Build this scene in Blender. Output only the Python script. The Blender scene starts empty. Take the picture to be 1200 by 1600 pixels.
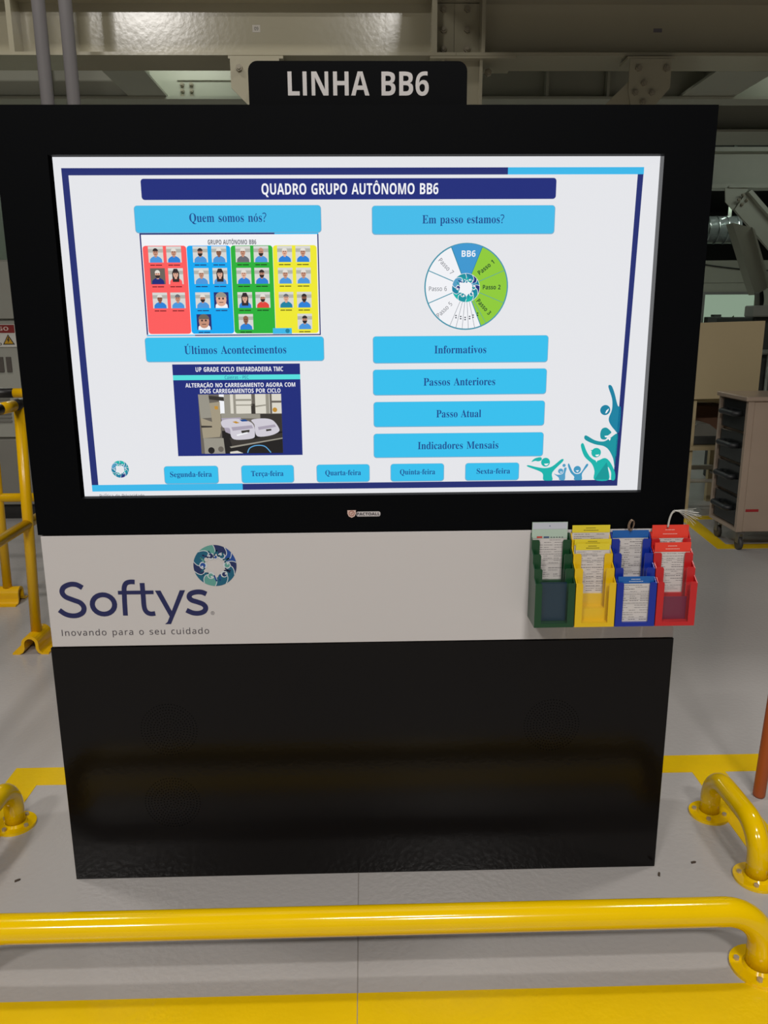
import bpy, math, random
from mathutils import Vector, Matrix
from mathutils.geometry import tessellate_polygon
random.seed(7)
C = bpy.context.scene.collection
SC = bpy.context.scene
PI = math.pi

# ------------------------------------------------------------------ camera
cam_data = bpy.data.cameras.new('camera')
cam = bpy.data.objects.new('camera', cam_data)
C.objects.link(cam)
cam_data.sensor_fit = 'HORIZONTAL'
cam_data.sensor_width = 36.0
cam_data.lens = 37.5
cam_data.clip_start = 0.05
PITCH, YAW, ROLL = -0.237108, -0.024357, 0.0062986
_M = (Matrix.Rotation(YAW, 3, 'Z') @ Matrix.Rotation(PITCH, 3, 'X') @ Matrix.Rotation(ROLL, 3, 'Y'))
_r, _f, _u = _M @ Vector((1, 0, 0)), _M @ Vector((0, 1, 0)), _M @ Vector((0, 0, 1))
cam.matrix_world = Matrix(((_r.x, _u.x, -_f.x, 0.00343), (_r.y, _u.y, -_f.y, -1.67862),
                           (_r.z, _u.z, -_f.z, 1.30438), (0, 0, 0, 1)))
SC.camera = cam

# ------------------------------------------------------------------ exposure, world, lights
SC.view_settings.view_transform = 'Standard'
SC.view_settings.look = 'None'
SC.view_settings.exposure = 0.0
SC.view_settings.gamma = 1.0
SC.view_settings.use_curve_mapping = False
w = bpy.data.worlds.new('hall_air'); SC.world = w; w.use_nodes = True
w.node_tree.nodes['Background'].inputs[0].default_value = (1.0, 0.95, 0.88, 1)
w.node_tree.nodes['Background'].inputs[1].default_value = 0.02

def area(name, loc, target, sx, sy, power, col=(1, 0.94, 0.86)):
    d = bpy.data.lights.new(name, 'AREA'); d.shape = 'RECTANGLE'; d.size = sx; d.size_y = sy
    d.energy = power; d.color = col
    o = bpy.data.objects.new(name, d); C.objects.link(o); o.location = loc
    v = Vector(target) - Vector(loc)
    o.rotation_euler = v.to_track_quat('-Z', 'Y').to_euler()
    return o
# high bay lamps of the hall, behind the camera and to the sides
WARM = (1.0, 0.96, 0.92)
for x in (-3.3, 1.0):
    area('high_bay_lamp', (x, -6.4, 6.0), (x, -6.4, 0), 1.0, 0.6, 300, WARM)
for x in (-2.7, 2.7):
    area('high_bay_lamp', (x, 0.9, 6.0), (x, 0.9, 0), 0.7, 0.35, 72, WARM)
area('high_bay_lamp', (0.2, -3.6, 6.0), (0.2, -3.6, 0), 1.2, 0.3, 120, WARM)
# tube lamps hung under the mezzanine, plus one added fill lamp
COOL = (0.90, 1.0, 0.93)
area('tube_or_fill_lamp', (4.9, 7.3, 3.1), (4.9, 7.3, 0), 1.2, 0.12, 45, COOL)
area('tube_or_fill_lamp', (4.3, 5.7, 3.05), (4.3, 6.6, 1.5), 1.2, 0.12, 4.5, COOL)  # unseen fill lamp added to brighten the front of the farthest beam
area('tube_or_fill_lamp', (-2.6, 6.6, 3.1), (-2.6, 6.6, 0), 1.2, 0.12, 50, COOL)
area('tube_or_fill_lamp', (0.9, 5.6, 3.1), (0.9, 5.6, 0), 1.2, 0.12, 20, COOL)
area('tube_or_fill_lamp', (-1.0, 3.30, 3.0), (-1.0, 3.6, 2.6), 0.5, 0.1, 2.2, COOL)
area('tube_or_fill_lamp', (2.9, 3.30, 3.1), (2.9, 3.6, 2.8), 0.5, 0.1, 2.6, COOL)

# ------------------------------------------------------------------ materials
def lin(c):
    return tuple(((v / 255) / 12.92 if v / 255 <= 0.04045 else (((v / 255) + 0.055) / 1.055) ** 2.4) for v in c)

MATS = {}
def mat(name, rgb, rough=0.5, metal=0.0, var=0.06, scale=8.0, bump=0.0, bscale=60.0, coat=0.0, spec=0.5):
    """a painted / plastic / metal surface, rgb is sRGB 0-255"""
    if name in MATS: return MATS[name]
    m = bpy.data.materials.new(name); m.use_nodes = True
    nt = m.node_tree; b = nt.nodes['Principled BSDF']
    b.inputs['Roughness'].default_value = rough; b.inputs['Metallic'].default_value = metal
    b.inputs['Coat Weight'].default_value = coat; b.inputs['Coat Roughness'].default_value = 0.08
    b.inputs['Specular IOR Level'].default_value = spec
    c = lin(rgb)
    tc = nt.nodes.new('ShaderNodeTexCoord')
    nz = nt.nodes.new('ShaderNodeTexNoise'); nz.inputs['Scale'].default_value = scale; nz.inputs['Detail'].default_value = 4
    nt.links.new(tc.outputs['Object'], nz.inputs['Vector'])
    mx = nt.nodes.new('ShaderNodeMix'); mx.data_type = 'RGBA'
    nt.links.new(nz.outputs['Fac'], mx.inputs['Factor'])
    mx.inputs[6].default_value = tuple(v * (1 - var) for v in c) + (1,)
    mx.inputs[7].default_value = tuple(min(1, v * (1 + var)) for v in c) + (1,)
    nt.links.new(mx.outputs[2], b.inputs['Base Color'])
    if bump > 0:
        n2 = nt.nodes.new('ShaderNodeTexNoise'); n2.inputs['Scale'].default_value = bscale; n2.inputs['Detail'].default_value = 2
        nt.links.new(tc.outputs['Object'], n2.inputs['Vector'])
        bp = nt.nodes.new('ShaderNodeBump'); bp.inputs['Strength'].default_value = bump; bp.inputs['Distance'].default_value = 0.01
        nt.links.new(n2.outputs['Fac'], bp.inputs['Height']); nt.links.new(bp.outputs['Normal'], b.inputs['Normal'])
    MATS[name] = m
    return m

def glow(rgb, strength=1.0, name=None):
    """a picture element of the lit screen"""
    key = name or 'screen_%02x%02x%02x' % tuple(int(v) for v in rgb)
    if key in MATS: return MATS[key]
    m = bpy.data.materials.new(key); m.use_nodes = True
    nt = m.node_tree; b = nt.nodes['Principled BSDF']
    b.inputs['Base Color'].default_value = (0.01, 0.01, 0.01, 1); b.inputs['Roughness'].default_value = 0.6
    b.inputs['Specular IOR Level'].default_value = 0.1
    b.inputs['Emission Color'].default_value = lin(rgb) + (1,); b.inputs['Emission Strength'].default_value = strength
    MATS[key] = m
    return m

def clear_plastic(name, tint, alpha):
    if name in MATS: return MATS[name]
    m = bpy.data.materials.new(name); m.use_nodes = True
    b = m.node_tree.nodes['Principled BSDF']
    b.inputs['Base Color'].default_value = lin(tint) + (1,); b.inputs['Roughness'].default_value = 0.12
    b.inputs['Alpha'].default_value = alpha
    MATS[name] = m
    return m

# ------------------------------------------------------------------ mesh builder
class MB:
    def __init__(self): self.v = []; self.f = []; self.mi = []; self.sm = []
    def add(self, vs, fs, mi=0, smooth=False):
        n = len(self.v); self.v += [tuple(p) for p in vs]
        for f in fs: self.f.append([n + i for i in f]); self.mi.append(mi); self.sm.append(smooth)
        return self
    def box(self, x0, x1, y0, y1, z0, z1, mi=0):
        vs = [(x, y, z) for x in (x0, x1) for y in (y0, y1) for z in (z0, z1)]
        return self.add(vs, [(0, 1, 3, 2), (4, 6, 7, 5), (0, 4, 5, 1), (2, 3, 7, 6), (0, 2, 6, 4), (1, 5, 7, 3)], mi)
    def bbox(self, x0, x1, y0, y1, z0, z1, r=0.004, mi=0):
        """box with chamfered edges"""
        vs = []; 
        for sx in (0, 1):
            for sy in (0, 1):
                for sz in (0, 1):
                    x = (x0, x1)[sx]; y = (y0, y1)[sy]; z = (z0, z1)[sz]
                    dx = (r, -r)[sx]; dy = (r, -r)[sy]; dz = (r, -r)[sz]
                    vs += [(x, y + dy, z + dz), (x + dx, y, z + dz), (x + dx, y + dy, z)]
        I = lambda a, b, c, k: ((a * 2 + b) * 2 + c) * 3 + k
        fs = []
        for s in (0, 1):
            q = [I(s, 0, 0, 0), I(s, 1, 0, 0), I(s, 1, 1, 0), I(s, 0, 1, 0)]; fs.append(q if s else q[::-1])
            q = [I(0, s, 0, 1), I(0, s, 1, 1), I(1, s, 1, 1), I(1, s, 0, 1)]; fs.append(q if s else q[::-1])
            q = [I(0, 0, s, 2), I(1, 0, s, 2), I(1, 1, s, 2), I(0, 1, s, 2)]; fs.append(q if s else q[::-1])
        for a in (0, 1):
            for b in (0, 1):
                fs.append([I(a, b, 0, 0), I(a, b, 1, 0), I(a, b, 1, 1), I(a, b, 0, 1)])
                fs.append([I(a, 0, b, 0), I(a, 1, b, 0), I(a, 1, b, 2), I(a, 0, b, 2)])
                fs.append([I(0, a, b, 1), I(1, a, b, 1), I(1, a, b, 2), I(0, a, b, 2)])
                for c in (0, 1): fs.append([I(a, b, c, 0), I(a, b, c, 1), I(a, b, c, 2)])
        return self.add(vs, fs, mi)
    def prism(self, poly, axis, a, b, mi=0, smooth=False):
        """2-D outline extruded along an axis from a to b (poly order: x->(y,z), y->(x,z), z->(x,y))"""
        def P(p, t): return {'x': (t, p[0], p[1]), 'y': (p[0], t, p[1]), 'z': (p[0], p[1], t)}[axis]
        n = len(poly)
        vs = [P(p, a) for p in poly] + [P(p, b) for p in poly]
        tri = tessellate_polygon([[Vector((p[0], p[1], 0)) for p in poly]])
        self.add(vs, [list(t) for t in tri] + [[i + n for i in t][::-1] for t in tri], mi)
        k = len(self.v) - 2 * n
        for i in range(n):
            j = (i + 1) % n
            self.f.append([k + i, k + j, k + n + j, k + n + i]); self.mi.append(mi); self.sm.append(smooth)
        return self
    def tube(self, path, r, n=16, mi=0, closed=False, caps=True):
        P = [Vector(p) for p in path]; m = len(P); rings = []
        up = None
        for i in range(m):
            if closed: t = P[(i + 1) % m] - P[i - 1]
            else: t = P[min(i + 1, m - 1)] - P[max(i - 1, 0)]
            t.normalize()
            if up is None:
                up = Vector((0, 0, 1)) if abs(t.z) < 0.9 else Vector((1, 0, 0))
            up = (up - t * up.dot(t)).normalized(); s = t.cross(up)
            rr = r[i] if isinstance(r, (list, tuple)) else r
            rings.append([P[i] + (up * math.cos(2 * PI * k / n) + s * math.sin(2 * PI * k / n)) * rr for k in range(n)])
        vs = [p for R in rings for p in R]; fs = []
        for i in range(m if closed else m - 1):
            a = i * n; b = ((i + 1) % m) * n
            for k in range(n): fs.append((a + k, a + (k + 1) % n, b + (k + 1) % n, b + k))
        self.add(vs, fs, mi, True)
        if caps and not closed:
            k0 = len(self.v) - len(vs)
            self.f.append([k0 + k for k in range(n)][::-1]); self.mi.append(mi); self.sm.append(False)
            self.f.append([k0 + (m - 1) * n + k for k in range(n)]); self.mi.append(mi); self.sm.append(False)
        return self
    def cyl(self, p0, p1, r, n=16, mi=0): return self.tube([p0, p1], r, n, mi)
    def flat(self, loops, y, mi=0):
        """filled outline(s) (x, z) facing the viewer side (-y)"""
        if len(loops) > 1:
            def inside(p, L):
                c = False
                for i in range(len(L)):
                    (x0, z0), (x1, z1) = L[i - 1], L[i]
                    if (z0 > p[1]) != (z1 > p[1]) and p[0] < (x1 - x0) * (p[1] - z0) / (z1 - z0) + x0: c = not c
                return c
            depth = [sum(inside(L[0], K) for K in loops if K is not L) for L in loops]
            if depth.count(0) > 1:
                for L, d in zip(loops, depth):
                    if d == 0: self.flat([L] + [K for K, e in zip(loops, depth) if e == 1 and inside(K[0], L)], y, mi)
                return self
        pts = [p for L in loops for p in L]
        tri = tessellate_polygon([[Vector((p[0], p[1], 0)) for p in L] for L in loops])
        fs = []
        for t in tri:
            a, b, c = (pts[i] for i in t)
            cr = (b[0] - a[0]) * (c[1] - a[1]) - (b[1] - a[1]) * (c[0] - a[0])
            if abs(cr) < 1e-14: continue
            fs.append(list(t) if cr > 0 else list(t)[::-1])
        return self.add([(p[0], y, p[1]) for p in pts], fs, mi)
    def rect(self, x0, x1, z0, z1, y, mi=0): return self.flat([[(x0, z0), (x1, z0), (x1, z1), (x0, z1)]], y, mi)
    def rrect(self, x0, x1, z0, z1, r, y, mi=0): return self.flat([rr(x0, x1, z0, z1, r)], y, mi)
    def disc(self, x, z, r, y, mi=0, n=24, rz=None):
        rz = rz or r
        return self.flat([[(x + r * math.cos(2 * PI * k / n), z + rz * math.sin(2 * PI * k / n)) for k in range(n)]], y, mi)
    def ribbon(self, path, wd, y, mi=0, closed=False, smooth=True, rounded=False):
        P = crom(path, 6, closed) if smooth else list(path)
        n = len(P); L = []; R = []
        for i in range(n):
            if closed: a, b = P[i - 1], P[(i + 1) % n]
            else: a, b = P[max(i - 1, 0)], P[min(i + 1, n - 1)]
            d = Vector((b[0] - a[0], b[1] - a[1])); d.normalize()
            h = (wd[i * len(wd) // n] if isinstance(wd, (list, tuple)) else wd) / 2
            L.append((P[i][0] - d.y * h, P[i][1] + d.x * h)); R.append((P[i][0] + d.y * h, P[i][1] - d.x * h))
        vs = [(p[0], y, p[1]) for p in L + R]
        fs = [(n + i, n + (i + 1) % n, (i + 1) % n, i) for i in range(n if closed else n - 1)]
        self.add(vs, fs, mi)
        if rounded and not closed:
            for p in (P[0], P[-1]): self.disc(p[0], p[1], h, y, mi, 14)
        return self
    def build(self, name, mats, parent=None, loc=None):
        me = bpy.data.meshes.new(name)
        off = Vector(loc) if loc else (world_loc(parent) if parent else Vector((0, 0, 0)))
        me.from_pydata([tuple(Vector(p) - off) for p in self.v], [], self.f)
        for m in (mats if isinstance(mats, (list, tuple)) else [mats]): me.materials.append(m)
        for p, i, s in zip(me.polygons, self.mi, self.sm): p.material_index = i; p.use_smooth = s
        me.update()
        o = bpy.data.objects.new(name, me); C.objects.link(o)
        if parent: o.parent = parent
        elif loc: o.location = loc
        return o

def world_loc(o):
    l = Vector(o.location)
    while o.parent: o = o.parent; l += Vector(o.location)
    return l
def rr(x0, x1, z0, z1, r, n=5):
    P = []
    for cx, cz, a0 in ((x1 - r, z1 - r, 0), (x0 + r, z1 - r, 90), (x0 + r, z0 + r, 180), (x1 - r, z0 + r, 270)):
        for k in range(n + 1):
            a = math.radians(a0 + 90 * k / n); P.append((cx + r * math.cos(a), cz + r * math.sin(a)))
    return P
def crom(P, k=6, closed=False):
    n = len(P); out = []
    for i in range(n if closed else n - 1):
        p0 = P[(i - 1) % n] if (closed or i > 0) else P[0]
        p1 = P[i]; p2 = P[(i + 1) % n]; p3 = P[(i + 2) % n] if (closed or i + 2 < n) else P[-1]
        for j in range(k):
            t = j / k
            out.append(tuple(0.5 * (2 * b + (c - a) * t + (2 * a - 5 * b + 4 * c - d) * t * t + (3 * b - a - 3 * c + d) * t ** 3)
                             for a, b, c, d in zip(p0, p1, p2, p3)))
    if not closed: out.append(tuple(P[-1]))
    return out
def bend(path, rad, n=8):
    """polyline with its corners rounded to radius rad"""
    P = [Vector(p) for p in path]; out = [P[0]]
    for i in range(1, len(P) - 1):
        a = (P[i - 1] - P[i]).normalized(); b = (P[i + 1] - P[i]).normalized()
        ang = a.angle(b); t = rad / math.tan(ang / 2)
        s, e = P[i] + a * t, P[i] + b * t
        c = P[i] + (a + b).normalized() * (rad / math.sin(ang / 2))
        for k in range(n + 1):
            u = k / n; q = (s * (1 - u) + e * u) - c
            out.append(c + q.normalized() * rad)
    out.append(P[-1])
    return out

def tag(o, label, cat, group=None):
    o['label'] = label; o['category'] = cat
    if group: o['group'] = group
    return o
def thing(name, loc, label, cat, group=None):
    o = bpy.data.objects.new(name, None); C.objects.link(o); o.location = loc
    o.empty_display_size = 0.1
    return tag(o, label, cat, group)
def struct(name, mb, m, label=None):
    o = mb.build(name, m); o['kind'] = 'structure'
    if label: o['label'] = label
    return o
def copy_tree(o, parent=None):
    c = o.copy(); C.objects.link(c)
    if parent: c.parent = parent
    for ch in list(o.children): copy_tree(ch, c)
    return c

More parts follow.
